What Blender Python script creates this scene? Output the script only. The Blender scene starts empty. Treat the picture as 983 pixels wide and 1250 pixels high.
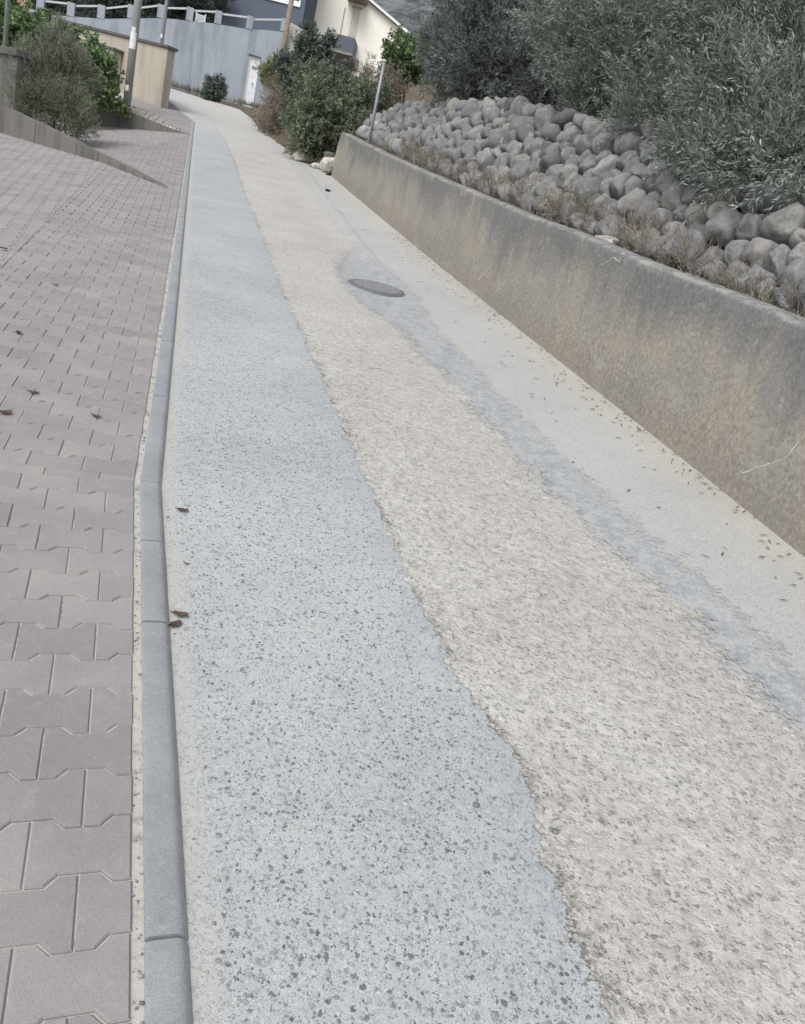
import bpy, bmesh, math, random
import numpy as np
from mathutils import Vector, noise as mnoise

C = bpy.context.scene.collection
S = bpy.context.scene
R_ = math.radians
rng = np.random.default_rng(7)
random.seed(7)

# ------------------------------------------------------------------ camera
FPX, PITCH, ROLL = 950.0, R_(18), R_(14)          # focal length in photo pixels (photo is 983 x 1250)
cam_d = bpy.data.cameras.new("camera"); cam = bpy.data.objects.new("camera", cam_d); C.objects.link(cam)
cam_d.sensor_fit = 'VERTICAL'; cam_d.sensor_height = 36.0; cam_d.lens = FPX/1250*36
cam_d.clip_start = 0.05; cam_d.clip_end = 2000
fw = Vector((0, math.cos(PITCH), -math.sin(PITCH))); up = Vector((0, math.sin(PITCH), math.cos(PITCH))); rt = Vector((1, 0, 0))
c_, s_ = math.cos(ROLL), math.sin(ROLL)
Xc = c_*rt + s_*up          # picture-right
Yc = -s_*rt + c_*up         # picture-up
from mathutils import Matrix
cam.matrix_world = Matrix(((Xc.x, Yc.x, -fw.x, 0), (Xc.y, Yc.y, -fw.y, 0), (Xc.z, Yc.z, -fw.z, 0), (0, 0, 0, 1)))
S.camera = cam

# ------------------------------------------------------------------ sky, sun, exposure
W = bpy.data.worlds.new("World"); S.world = W; W.use_nodes = True
wn = W.node_tree; wn.nodes.clear()
SUN_EL, SUN_AZ = 52, -155                           # high sun behind thin cloud, from the left behind the camera
sky = wn.nodes.new('ShaderNodeTexSky'); sky.sky_type = 'NISHITA'; sky.sun_disc = False
sky.sun_elevation = R_(SUN_EL); sky.sun_rotation = R_(SUN_AZ)
sky.air_density = 1.0; sky.dust_density = 2.0
hs = wn.nodes.new('ShaderNodeHueSaturation'); hs.inputs['Saturation'].default_value = 0.30
bg = wn.nodes.new('ShaderNodeBackground'); bg.inputs['Strength'].default_value = 0.15
wo = wn.nodes.new('ShaderNodeOutputWorld')
wn.links.new(sky.outputs[0], hs.inputs['Color']); wn.links.new(hs.outputs[0], bg.inputs['Color']); wn.links.new(bg.outputs[0], wo.inputs[0])
sd = bpy.data.lights.new("sun", 'SUN'); sd.energy = 1.15; sd.angle = R_(32); sd.color = (1.0, 0.97, 0.93)
sun = bpy.data.objects.new("sun", sd); C.objects.link(sun)
_az, _el = R_(SUN_AZ), R_(SUN_EL)
sdir = Vector((math.sin(_az)*math.cos(_el), math.cos(_az)*math.cos(_el), math.sin(_el)))
sun.rotation_euler = sdir.to_track_quat('Z', 'Y').to_euler()
S.view_settings.view_transform = 'Standard'; S.view_settings.look = 'None'
S.view_settings.exposure = 0.66; S.view_settings.gamma = 1.0; S.view_settings.use_curve_mapping = False

# ------------------------------------------------------------------ plan of the place
# u runs up the road, v to its right; the camera hangs 1.46 m over the origin of the sloping street
HCAM, A0, B0, AZ = 1.46, 0.118, 0.03, R_(17.4)
UX, UY = -math.sin(AZ), math.cos(AZ); VX, VY = math.cos(AZ), math.sin(AZ)
def f(u):
    u = np.asarray(u, float); return -HCAM + A0*u + np.where(u > 8, .0013*(u-8)**2, 0)
def gz(u, v): return f(u) + B0*np.asarray(v, float)
def xy(u, v): return u*UX+v*VX, u*UY+v*VY
def uv(x, y): return x*UX+y*UY, x*VX+y*VY
def P(u, v, dz=0.0):
    x, y = xy(u, v); return np.array([x, y, float(gz(u, v))+dz])
def ray(px, py):
    ox, oy = px-491.5, py-625.0
    dn = -s_*ox+c_*oy; r = c_*ox+s_*oy
    return np.array([r, FPX*math.cos(PITCH)-dn*math.sin(PITCH), -(FPX*math.sin(PITCH)+dn*math.cos(PITCH))])/FPX
def at(px, py, Y):                                   # the point of a line of sight that is Y metres ahead
    d = ray(px, py); return d*(Y/d[1])
def onv(px, py, A, D):                               # ... that lies in the vertical plane through A along D
    d = ray(px, py); n = np.array([-D[1], D[0]]); return d*((n@A[:2])/(n@d[:2]))
def ground(px, py):                                  # ... that lies on the street
    d = ray(px, py); t = np.linspace(.3, 70, 20000); u, v = uv(d[0]*t, d[1]*t)
    i = np.argmax(d[2]*t < gz(u, v)) if (d[2]*t < gz(u, v)).any() else -1
    return d*t[i]
WD = np.array([-.833, .553])                         # direction of the terrace walls on the left
def pl(x, pts): return np.interp(x, [p[0] for p in pts], [p[1] for p in pts])
KR = [(-3, .57), (1, .17), (3.08, -.04), (26.9, -.92), (33.8, -2.5), (35, -4)]
def kerb_r(u): return pl(u, KR)
KW = .085
HW_ = 1.07
WALLF = [(-4, 3.12), (4, 3.08), (8, 3.02), (13, 2.91), (20.8, 2.64)]
VER = [(-4, 3.12), (4, 3.08), (8, 3.02), (13, 2.91), (20.8, 2.64), (25.5, 1.9), (29.5, 1.25), (35.7, .75), (38.6, 1.0), (70, 2.5)]
def wallf(u): return pl(u, VER)

# ------------------------------------------------------------------ helpers
def fast_mesh(name, verts, faces=None, quads=None, tris=None, smooth=False):
    me = bpy.data.meshes.new(name)
    verts = np.asarray(verts, np.float32)
    if faces is not None:
        me.from_pydata([tuple(map(float, v)) for v in verts], [], faces)
    else:
        F = np.asarray(quads if quads is not None else tris, np.int32); n = F.shape[1]
        me.vertices.add(len(verts)); me.vertices.foreach_set('co', verts.ravel())
        me.loops.add(F.size); me.loops.foreach_set('vertex_index', F.ravel())
        me.polygons.add(len(F)); me.polygons.foreach_set('loop_start', np.arange(0, F.size, n, dtype=np.int32))
        me.polygons.foreach_set('loop_total', np.full(len(F), n, np.int32))
        me.update(calc_edges=True); me.validate()
    if smooth: me.polygons.foreach_set('use_smooth', np.ones(len(me.polygons), bool))
    me.update()
    return me
def obj(name, me, m=None, parent=None):
    o = bpy.data.objects.new(name, me); C.objects.link(o)
    if m is not None: me.materials.append(m)
    if parent is not None: o.parent = parent
    return o
def tag(o, label=None, cat=None, group=None, kind=None):
    if label: o['label'] = label
    if cat: o['category'] = cat
    if group: o['group'] = group
    if kind: o['kind'] = kind
    return o
def thing(name, label, cat, loc=(0, 0, 0), group=None):
    o = bpy.data.objects.new(name, None); C.objects.link(o); o.location = tuple(map(float, loc)); o.empty_display_size = .2
    return tag(o, label, cat, group)
def child(name, me, m, root):                        # mesh is in world space; keep it there under its root
    o = obj(name, me, m, root); o.matrix_parent_inverse = Matrix.Translation(-Vector(root.location)); return o
def attr(me, name, data):
    a = me.attributes.new(name, 'FLOAT', 'POINT'); a.data.foreach_set('value', np.asarray(data, np.float32))
def grid_mesh(name, XYZ, smooth=True):
    n, m = XYZ.shape[:2]; idx = np.arange(n*m).reshape(n, m)
    q = np.stack([idx[:-1, :-1], idx[1:, :-1], idx[1:, 1:], idx[:-1, 1:]], -1).reshape(-1, 4)
    return fast_mesh(name, XYZ.reshape(-1, 3), quads=q, smooth=smooth)
class MB:
    def __init__(s): s.v, s.f = [], []
    def add(s, vs, fs):
        n = len(s.v); s.v += [tuple(map(float, v)) for v in vs]; s.f += [tuple(i+n for i in q) for q in fs]
    def box8(s, p):                                  # p: 4 bottom points, 4 top points, both counter-clockwise
        s.add(p, [(3, 2, 1, 0), (4, 5, 6, 7), (0, 1, 5, 4), (1, 2, 6, 5), (2, 3, 7, 6), (3, 0, 4, 7)])
    def slab(s, A, D, s0, s1, z0a, z0b, z1a, z1b, t0, t1):
        """upright slab along D (xy) from A: s-range, bottom z at both ends, top z at both ends, thickness range to the left of D"""
        n = np.array([-D[1], D[0]])
        def q(ss, tt, z): p = A[:2]+D*ss+n*tt; return (p[0], p[1], z)
        s.box8([q(s0, t0, z0a), q(s1, t0, z0b), q(s1, t1, z0b), q(s0, t1, z0a), q(s0, t0, z1a), q(s1, t0, z1b), q(s1, t1, z1b), q(s0, t1, z1a)])
    def tube(s, pts, rad, n=10, caps=True):
        pts = [np.array(p, float) for p in pts]; rad = rad if hasattr(rad, '__len__') else [rad]*len(pts)
        rings = []
        for i, p in enumerate(pts):
            t = pts[min(i+1, len(pts)-1)]-pts[max(i-1, 0)]; t /= np.linalg.norm(t)+1e-9
            a = np.cross(t, [0, 0, 1.0]) if abs(t[2]) < .95 else np.cross(t, [1.0, 0, 0]); a /= np.linalg.norm(a); b = np.cross(t, a)
            rings.append([p+rad[i]*(math.cos(k*2*math.pi/n)*a+math.sin(k*2*math.pi/n)*b) for k in range(n)])
        vs = [v for r in rings for v in r]; fs = []
        for i in range(len(pts)-1):
            for k in range(n): fs.append((i*n+k, i*n+(k+1) % n, (i+1)*n+(k+1) % n, (i+1)*n+k))
        if caps: fs += [tuple(range(n-1, -1, -1)), tuple((len(pts)-1)*n+k for k in range(n))]
        s.add(vs, fs)
    def mesh(s, name, smooth=False, bevel=0):
        me = fast_mesh(name, s.v, faces=s.f, smooth=smooth)
        bm = bmesh.new(); bm.from_mesh(me); bmesh.ops.recalc_face_normals(bm, faces=bm.faces)
        if bevel: bmesh.ops.bevel(bm, geom=list(bm.edges), offset=bevel, segments=2, affect='EDGES', profile=.6)
        bm.to_mesh(me); bm.free(); return me

# ------------------------------------------------------------------ materials
class NT:
    def __init__(s, name, rough=.85, spec=.25):
        s.m = bpy.data.materials.new(name); s.m.use_nodes = True; s.t = s.m.node_tree
        s.b = s.t.nodes['Principled BSDF']; s.b.inputs['Roughness'].default_value = rough
        s.b.inputs['Specular IOR Level'].default_value = spec
        s.co = s.n('ShaderNodeTexCoord').outputs['Object']
    def n(s, ty, **k):
        x = s.t.nodes.new(ty)
        for a, b in k.items(): setattr(x, a, b)
        return x
    def put(s, sock, val):
        if hasattr(val, 'is_output'): s.t.links.new(val, sock)
        elif hasattr(val, '__len__') and len(val) == 3 and sock.type == 'RGBA': sock.default_value = (*val, 1)
        else: sock.default_value = val
    def math(s, op, a, b=0.0, c=0.0, clamp=False):
        x = s.n('ShaderNodeMath', operation=op, use_clamp=clamp)
        s.put(x.inputs[0], a); s.put(x.inputs[1], b); s.put(x.inputs[2], c); return x.outputs[0]
    def mix(s, fac, a, b, blend='MIX'):
        x = s.n('ShaderNodeMix', data_type='RGBA', blend_type=blend)
        s.put(x.inputs[0], fac); s.put(x.inputs[6], a); s.put(x.inputs[7], b); return x.outputs[2]
    def mapv(s, scale=(1, 1, 1), rot=(0, 0, 0), vec=None):
        x = s.n('ShaderNodeMapping'); x.inputs['Scale'].default_value = scale; x.inputs['Rotation'].default_value = rot
        s.put(x.inputs[0], vec or s.co); return x.outputs[0]
    def noise(s, scale, detail=4, rough=.55, vec=None, dist=0.0):
        x = s.n('ShaderNodeTexNoise'); s.put(x.inputs['Vector'], vec or s.co); x.inputs['Scale'].default_value = scale
        x.inputs['Detail'].default_value = detail; x.inputs['Roughness'].default_value = rough; x.inputs['Distortion'].default_value = dist
        return x.outputs['Fac']
    def voro(s, scale, feature='F1', vec=None, rand=1.0):
        x = s.n('ShaderNodeTexVoronoi', feature=feature); s.put(x.inputs['Vector'], vec or s.co); x.inputs['Scale'].default_value = scale
        x.inputs['Randomness'].default_value = rand; return x
    def step(s, x, a, b):                            # smooth step from 0 at a to 1 at b
        y = s.n('ShaderNodeMapRange', interpolation_type='SMOOTHSTEP'); s.put(y.inputs[0], x)
        y.inputs[1].default_value = a; y.inputs[2].default_value = b; y.inputs[3].default_value = 0; y.inputs[4].default_value = 1
        return y.outputs[0]
    def ramp(s, fac, stops, interp='LINEAR'):
        x = s.n('ShaderNodeValToRGB'); x.color_ramp.interpolation = interp; e = x.color_ramp.elements
        while len(e) < len(stops): e.new(.5)
        for i, (p, c) in enumerate(stops): e[i].position = p; e[i].color = (*c, 1)
        s.put(x.inputs[0], fac); return x.outputs[0]
    def attr(s, name): return s.n('ShaderNodeAttribute', attribute_name=name).outputs['Fac']
    def sep(s, v): return s.n('ShaderNodeSeparateXYZ'), v
    def col(s, c): s.put(s.b.inputs['Base Color'], c)
    def bump(s, h, dist=.005, strength=1.0, normal=None):
        x = s.n('ShaderNodeBump'); x.inputs['Distance'].default_value = dist; x.inputs['Strength'].default_value = strength
        s.put(x.inputs['Height'], h)
        if normal is not None: s.put(x.inputs['Normal'], normal)
        s.put(s.b.inputs['Normal'], x.outputs[0]); return x.outputs[0]
    def z(s):
        x = s.n('ShaderNodeSeparateXYZ'); s.put(x.inputs[0], s.co); return x.outputs

def plain(name, col, rough=.8, var=.15, scale=8, spec=.25, metal=0, bump=.002):
    M = NT(name, rough, spec); n = M.noise(scale, 5, .6); n2 = M.noise(scale*7, 3, .6)
    f_ = M.math('ADD', M.math('MULTIPLY', n, .7), M.math('MULTIPLY', n2, .3))
    c0 = tuple(max(0, x*(1-2*var)) for x in col); c1 = tuple(x*(1+2*var) for x in col)
    M.col(M.ramp(f_, [(.25, c0), (.75, c1)])); M.b.inputs['Metallic'].default_value = metal
    if bump: M.bump(n2, bump)
    return M.m

def road_material():
    M = NT('road_concrete', .8, .3)
    fl = M.mapv((1, 1, 1))
    d1, dl, dr, dk, dw, uu = (M.attr(a) for a in ('d_edge', 'd_left', 'd_right', 'd_kerb', 'd_wall', 'd_along'))
    n3, n12, n40 = M.noise(2.2, 4, .6), M.noise(11, 4, .65), M.noise(38, 3, .6)
    c3 = M.math('SUBTRACT', n3, .5); c12 = M.math('SUBTRACT', n12, .5); c40 = M.math('SUBTRACT', n40, .5)
    def wob(d, a, b, c=0.0):
        x = M.math('MULTIPLY_ADD', c3, a, d); x = M.math('MULTIPLY_ADD', c12, b, x); return M.math('MULTIPLY_ADD', c40, c, x)
    e1 = wob(d1, .12, .14, .09); el = wob(dl, .34, .34, .22); er = wob(dr, .24, .30, .22)
    beige = M.step(e1, -.006, .006)
    blue = M.math('MULTIPLY', M.math('MULTIPLY_ADD', M.step(uu, 9.5, 12), -.55, 1.0), M.math('MULTIPLY', M.step(el, -.05, .05), M.math('SUBTRACT', 1.0, M.step(er, -.05, .06))))
    slab = M.step(er, -.05, .06)
    # aggregate of the grey strip: cut pebbles of two sizes in a pale matrix
    def warp(amp, sc):
        x = M.n('ShaderNodeTexNoise'); M.put(x.inputs['Vector'], M.co); x.inputs['Scale'].default_value = sc; x.inputs['Detail'].default_value = 2
        y = M.n('ShaderNodeVectorMath', operation='MULTIPLY_ADD'); M.put(y.inputs[0], x.outputs['Color']); y.inputs[1].default_value = (amp,)*3; M.put(y.inputs[2], M.co); return y.outputs[0]
    wv = warp(.016, 90)
    vA = M.voro(84, vec=wv); vB = M.voro(150, vec=wv); vC = M.voro(46, vec=wv)
    vA.distance = 'MINKOWSKI'; vA.inputs['Exponent'].default_value = 1.2
    def cellr(v):
        x = M.n('ShaderNodeSeparateColor'); M.put(x.inputs[0], v.outputs['Color']); return x.outputs
    rA, rB, rC = cellr(vA), cellr(vB), cellr(vC)
    def pebble(v, r, lo, hi):
        rad = M.math('MULTIPLY_ADD', r[1], hi-lo, lo)
        dd = M.math('SUBTRACT', v.outputs['Distance'], rad); return M.math('SUBTRACT', 1.0, M.step(dd, -.06, .05))
    pA, pB, pC = pebble(vA, rA, .20, .62), pebble(vB, rB, .2, .5), pebble(vC, rC, .12, .36)
    stone = [(0, (.085, .09, .095)), (.17, (.14, .148, .155)), (.30, (.215, .222, .23)), (.42, (.32, .33, .338)), (.66, (.42, .432, .44)), (.9, (.56, .565, .565)), (1, (.30, .28, .25))]
    big = M.noise(1.3, 5, .6); fine = M.noise(260, 2, .7); med = M.noise(22, 5, .7)
    mat = M.ramp(fine, [(.25, (.29, .30, .308)), (.5, (.40, .413, .42)), (.78, (.57, .58, .585))])
    g = M.mix(M.math('MULTIPLY', pB, .85), mat, M.ramp(rB[0], stone))
    g = M.mix(M.math('MULTIPLY', pA, .9), g, M.ramp(rA[0], stone))
    g = M.mix(M.math('MULTIPLY', M.math('MULTIPLY', pC, M.step(M.math('ADD', rC[2], M.math('MULTIPLY', M.math('SUBTRACT', M.noise(4.5, 3, .6), .5), 1.2)), .50, .54)), .85), g, M.ramp(rC[0], [(0, (.11, .115, .12)), (.6, (.23, .24, .245)), (1, (.36, .36, .35))]))
    g = M.mix(1.0, g, M.ramp(big, [(.3, (.86, .88, .9)), (.7, (1.08, 1.07, 1.05))]), 'MULTIPLY')
    g = M.mix(M.math('MULTIPLY', M.step(med, .5, .75), .3), g, (.50, .51, .50))
    clean = M.math('MULTIPLY', M.step(e1, -.20, -.02), M.step(M.noise(5, 4, .6), .40, .62)); g = M.mix(M.math('MULTIPLY', clean, .55), g, (.335, .352, .375))
    g = M.mix(M.math('MULTIPLY', M.step(M.math('MULTIPLY_ADD', n12, .5, M.math('MULTIPLY', med, .5)), .50, .62), .38), g, (.455, .448, .425))
    g = M.mix(1.0, g, (.93, .938, .936), 'MULTIPLY')
    # buff worn strip: gritty cement skin, sunk pits and half-buried stones
    sand = M.ramp(M.math('MULTIPLY_ADD', fine, .5, M.math('MULTIPLY', med, .5)), [(.3, (.385, .373, .35)), (.5, (.472, .46, .435)), (.7, (.575, .564, .54))])
    pit = M.step(M.noise(46, 3, .6), .60, .72)
    lump = M.noise(26, 5, .68); b = M.mix(1.0, sand, M.ramp(lump, [(.32, (.74, .74, .74)), (.5, (1, 1, 1)), (.68, (1.12, 1.12, 1.12))]), 'MULTIPLY')
    b = M.mix(M.math('MULTIPLY', pit, .5), b, (.24, .235, .22))
    b = M.mix(M.math('MULTIPLY', M.math('MULTIPLY', pA, M.step(rA[2], .48, .52)), .5), b, M.ramp(rA[0], [(0, (.16, .16, .16)), (.5, (.30, .295, .28)), (1, (.48, .45, .40))]))
    b = M.mix(M.math('MULTIPLY', M.math('MULTIPLY', pC, M.step(rC[2], .58, .62)), .6), b, M.ramp(rC[0], [(0, (.14, .145, .15)), (1, (.36, .35, .33))]))
    b = M.mix(1.0, b, M.ramp(big, [(.3, (.90, .88, .85)), (.7, (1.06, 1.06, 1.05))]), 'MULTIPLY')
    edge = M.math('MULTIPLY', beige, M.math('SUBTRACT', 1.0, M.step(e1, .0, .055)))
    b = M.mix(M.math('MULTIPLY', M.math('MULTIPLY', edge, M.step(M.noise(3.3, 3, .6), .44, .60)), M.step(M.noise(75, 3, .7), .42, .56)), b, (.16, .15, .135))
    # smooth water channel
    lng = M.noise(1, 5, .65, M.mapv((9, 1.6, 1), (0, 0, -AZ)))
    bl = M.ramp(M.math('MULTIPLY_ADD', lng, .6, M.math('MULTIPLY', M.noise(9, 6, .7), .4)), [(.3, (.22, .24, .26)), (.52, (.28, .297, .315)), (.72, (.385, .39, .388))])
    bl = M.mix(M.math('MULTIPLY', M.step(M.math('MULTIPLY_ADD', n12, .5, M.math('MULTIPLY', n40, .5)), .46, .55), .62), bl, (.42, .413, .385))
    bl = M.mix(M.math('MULTIPLY', pB, .35), bl, M.ramp(rB[0], stone))
    bl = M.mix(M.math('MULTIPLY', M.step(fine, .45, .75), .3), bl, (.5, .51, .52))
    # slab beside the wall: thin aggregate with dust
    sl = M.mix(M.math('MULTIPLY', pB, .6), M.ramp(fine, [(.25, (.33, .335, .33)), (.75, (.46, .455, .435))]), M.ramp(rB[0], stone))
    dust = M.step(M.math('MULTIPLY_ADD', c12, .35, dw), .42, .12)
    dust = M.math('SUBTRACT', 1.0, M.step(M.math('MULTIPLY_ADD', c12, .45, M.math('MULTIPLY_ADD', c3, .5, dw)), .15, .60))
    sl = M.mix(M.math('MULTIPLY', dust, .85), sl, M.mix(n40, (.375, .36, .325), (.46, .44, .40)))
    sl = M.mix(1.0, sl, M.ramp(big, [(.3, (.92, .92, .92)), (.7, (1.05, 1.05, 1.04))]), 'MULTIPLY')
    col = M.mix(beige, g, b); col = M.mix(blue, col, bl); col = M.mix(slab, col, sl)
    # dust washed along the kerb
    kd = M.math('SUBTRACT', 1.0, M.step(M.math('MULTIPLY_ADD', c12, .10, M.math('MULTIPLY_ADD', c40, .05, dk)), .02, .085))
    col = M.mix(M.math('MULTIPLY', kd, .75), col, M.mix(n40, (.35, .342, .32), (.49, .48, .45)))
    # worn pale film far up the street
    far = M.step(M.math('MULTIPLY_ADD', c3, 6.0, uu), 21, 31)
    col = M.mix(M.math('MULTIPLY', far, .75), col, M.mix(n12, (.40, .395, .38), (.50, .49, .465)))
    M.col(col)
    # relief
    hg = M.math('MULTIPLY_ADD', pA, .25, M.math('MULTIPLY', fine, .3))
    hb = M.math('MULTIPLY_ADD', M.noise(60, 4, .7), 1.5, M.math('MULTIPLY_ADD', n12, .9, M.math('MULTIPLY', pC, .7)))
    hb = M.math('MULTIPLY_ADD', pit, -.9, hb); hb = M.math('MULTIPLY_ADD', lump, 2.2, hb); hb = M.math('SUBTRACT', hb, 3.8)
    soft = M.math('SUBTRACT', 1.0, M.math('MAXIMUM', blue, slab))
    h = M.n('ShaderNodeMix', data_type='FLOAT'); M.put(h.inputs[0], M.math('MULTIPLY', beige, soft)); M.put(h.inputs[2], hg); M.put(h.inputs[3], hb)
    M.bump(h.outputs[0], .0068, .95)
    return M.m

def paver_material():
    M = NT('clay_grey_pavers', .85, .2); r = M.attr('rnd')
    n = M.noise(3, 5, .6); fine = M.noise(320, 3, .75); med = M.noise(28, 4, .65)
    c = M.ramp(r, [(0, (.232, .216, .216)), (.5, (.250, .234, .233)), (1, (.272, .254, .250))])
    c = M.mix(1.0, c, M.ramp(n, [(.3, (.88, .88, .90)), (.7, (1.13, 1.11, 1.08))]), 'MULTIPLY')
    c = M.mix(1.0, c, M.ramp(fine, [(.28, (.80, .80, .80)), (.5, (1, 1, 1)), (.75, (1.28, 1.28, 1.28))]), 'MULTIPLY')
    c = M.mix(M.math('MULTIPLY', M.step(med, .52, .75), .35), c, (.36, .33, .31))
    M.col(c); M.bump(M.math('MULTIPLY_ADD', fine, .6, med), .0022, .8); return M.m
def kerb_material():
    M = NT('kerb_concrete', .88, .2); n = M.noise(4, 5, .65); med = M.noise(40, 4, .7); fine = M.noise(300, 3, .8)
    c = M.ramp(n, [(.3, (.225, .238, .25)), (.55, (.265, .278, .288)), (.75, (.31, .318, .32))])
    c = M.mix(1.0, c, M.ramp(fine, [(.28, (.72, .72, .72)), (.5, (1, 1, 1)), (.74, (1.34, 1.34, 1.34))]), 'MULTIPLY')
    c = M.mix(M.math('MULTIPLY', M.step(med, .54, .72), .35), c, (.40, .395, .375)); c = M.mix(M.math('MULTIPLY', M.step(M.noise(13, 4, .7), .58, .72), .4), c, (.15, .15, .15))
    M.col(c); M.bump(M.math('MULTIPLY_ADD', fine, .7, med), .003, .9); return M.m
def sand_material(name, a, b, dark):
    M = NT(name, .95, .1); n = M.noise(60, 4, .7); big = M.noise(2.6, 4, .6)
    c = M.mix(n, a, b); c = M.mix(M.step(M.math('MULTIPLY_ADD', M.noise(14, 4, .7), .6, M.math('MULTIPLY', big, .4)), .50, .62), c, M.mix(n, dark, a)); M.col(c); M.bump(n, .004); return M.m
def wall_material():
    M = NT('weathered_concrete', .9, .15); h = M.attr('h'); a = M.attr('al')
    x = M.n('ShaderNodeCombineXYZ'); M.put(x.inputs[0], a); M.put(x.inputs[1], h); cv = x.outputs[0]
    streak = M.noise(1, 6, .62, M.mapv((1.0, .5, 1), vec=cv)); streak2 = M.noise(1, 5, .65, M.mapv((9, 1.2, 1), vec=cv))
    blot = M.noise(1.3, 6, .62, cv); fine = M.noise(120, 3, .7); grain = M.noise(34, 5, .7)
    c = M.ramp(blot, [(.28, (.235, .222, .20)), (.46, (.275, .256, .225)), (.60, (.305, .275, .23)), (.68, (.33, .28, .215)), (.80, (.31, .295, .265))])
    top = M.math('ADD', h, M.math('MULTIPLY', M.math('SUBTRACT', streak, .5), 1.7))
    top = M.math('ADD', top, M.math('MULTIPLY', M.math('SUBTRACT', streak2, .5), .55))
    c = M.mix(M.math('MULTIPLY', M.step(top, .50, 1.05), .85), c, (.145, .147, .147))
    c = M.mix(M.math('MULTIPLY', M.step(streak2, .54, .74), .4), c, (.17, .17, .166))
    low = M.math('ADD', h, M.math('MULTIPLY', M.math('SUBTRACT', grain, .5), .5))
    c = M.mix(M.math('MULTIPLY', M.math('SUBTRACT', 1.0, M.step(low, .12, .42)), .55), c, (.225, .20, .17))
    c = M.mix(1.0, c, M.ramp(grain, [(.3, (.70, .70, .70)), (.7, (1.26, 1.26, 1.26))]), 'MULTIPLY')
    c = M.mix(1.0, c, M.ramp(fine, [(.3, (.75, .75, .75)), (.7, (1.25, 1.25, 1.25))]), 'MULTIPLY')
    edgep = M.math('MULTIPLY', M.step(h, HW_-.035, HW_-.008), M.step(M.noise(9, 4, .7), .44, .58)); c = M.mix(M.math('MULTIPLY', edgep, .42), c, (.40, .395, .375))
    patch = M.math('MULTIPLY', M.step(M.noise(1, 6, .66, M.mapv((3.4, 2.2, 1), vec=cv)), .53, .63), .55); c = M.mix(patch, c, M.mix(grain, (.17, .17, .168), (.25, .25, .245)))
    lite = M.math('MULTIPLY', M.step(M.noise(1, 6, .68, M.mapv((2.1, 3.6, 1), (0, 0, .6), vec=cv)), .56, .66), .4); c = M.mix(lite, c, (.36, .34, .30))
    spots = M.step(M.noise(17, 2, .5), .70, .76)
    c = M.mix(M.math('MULTIPLY', spots, .35), c, (.42, .40, .37))
    M.col(c); M.bump(M.math('MULTIPLY_ADD', grain, .7, M.math('MULTIPLY', fine, .4)), .006, .8); return M.m
def stone_material():
    M = NT('field_stone', .9, .15); geo = M.n('ShaderNodeObjectInfo'); r = M.attr('rnd')
    n = M.noise(5, 6, .62); fine = M.noise(60, 4, .7); med = M.noise(16, 5, .65)
    c = M.ramp(r, [(0, (.13, .13, .132)), (.35, (.205, .21, .214)), (.7, (.25, .242, .225)), (1, (.33, .33, .325))])
    c = M.mix(1.0, c, M.ramp(n, [(.3, (.72, .73, .75)), (.55, (1, 1, 1)), (.75, (1.22, 1.2, 1.16))]), 'MULTIPLY')
    c = M.mix(M.math('MULTIPLY', M.step(med, .55, .7), .45), c, (.43, .435, .43))
    c = M.mix(M.math('MULTIPLY', M.step(M.noise(9, 5, .7), .55, .68), .55), c, (.085, .082, .075))
    c = M.mix(1.0, c, M.ramp(fine, [(.3, (.82, .82, .82)), (.7, (1.15, 1.15, 1.15))]), 'MULTIPLY')
    M.col(c); M.bump(M.math('MULTIPLY_ADD', med, 1.0, M.math('MULTIPLY', fine, .7)), .010, 1.0); return M.m
def soil_material(name='dry_soil'):
    M = NT(name, .95, .1); n = M.noise(2.2, 6, .65); fine = M.noise(45, 4, .7)
    c = M.ramp(n, [(.3, (.075, .06, .045)), (.5, (.135, .112, .085)), (.7, (.21, .185, .145))])
    c = M.mix(1.0, c, M.ramp(fine, [(.3, (.5, .5, .5)), (.7, (1.3, 1.3, 1.3))]), 'MULTIPLY')
    M.col(c); M.bump(M.math('MULTIPLY_ADD', fine, .6, n), .03); return M.m
def leaf_material(name, top, under, var=.35, rough=.55, spec=.3, trans=.12):
    M = NT(name, rough, spec); r = M.attr('rnd'); g = M.n('ShaderNodeNewGeometry')
    lo = lambda c, k: tuple(x*k for x in c)
    ct = M.ramp(r, [(0, lo(top, 1-var)), (.55, top), (1, lo(top, 1+var*1.4))])
    cu = M.ramp(r, [(0, lo(under, 1-var)), (.55, under), (1, lo(under, 1+var))])
    c = M.mix(g.outputs['Backfacing'], ct, cu); M.col(c)
    tr = M.n('ShaderNodeBsdfTranslucent'); M.put(tr.inputs[0], ct); mx = M.n('ShaderNodeMixShader'); mx.inputs[0].default_value = trans
    out = M.t.nodes['Material Output']; M.t.links.new(M.b.outputs[0], mx.inputs[1]); M.t.links.new(tr.outputs[0], mx.inputs[2]); M.t.links.new(mx.outputs[0], out.inputs[0])
    return M.m
def plaster_material(name, base, dark, streak_scale=1.4, amt=.6):
    M = NT(name, .9, .15)
    st = M.noise(1, 6, .62, M.mapv((streak_scale, streak_scale, streak_scale*.14))); st2 = M.noise(1, 5, .65, M.mapv((5, 5, .5)))
    bl = M.noise(.8, 5, .6); fine = M.noise(30, 4, .65)
    c = M.mix(M.math('MULTIPLY', M.step(st, .46, .68), amt), base, dark)
    c = M.mix(M.math('MULTIPLY', M.step(st2, .5, .72), amt*.5), c, dark)
    c = M.mix(M.math('MULTIPLY', M.step(bl, .55, .7), amt*.4), c, tuple(x*1.25 for x in base))
    c = M.mix(1.0, c, M.ramp(fine, [(.3, (.88, .88, .88)), (.7, (1.1, 1.1, 1.1))]), 'MULTIPLY')
    M.col(c); M.bump(fine, .004); return M.m

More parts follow.
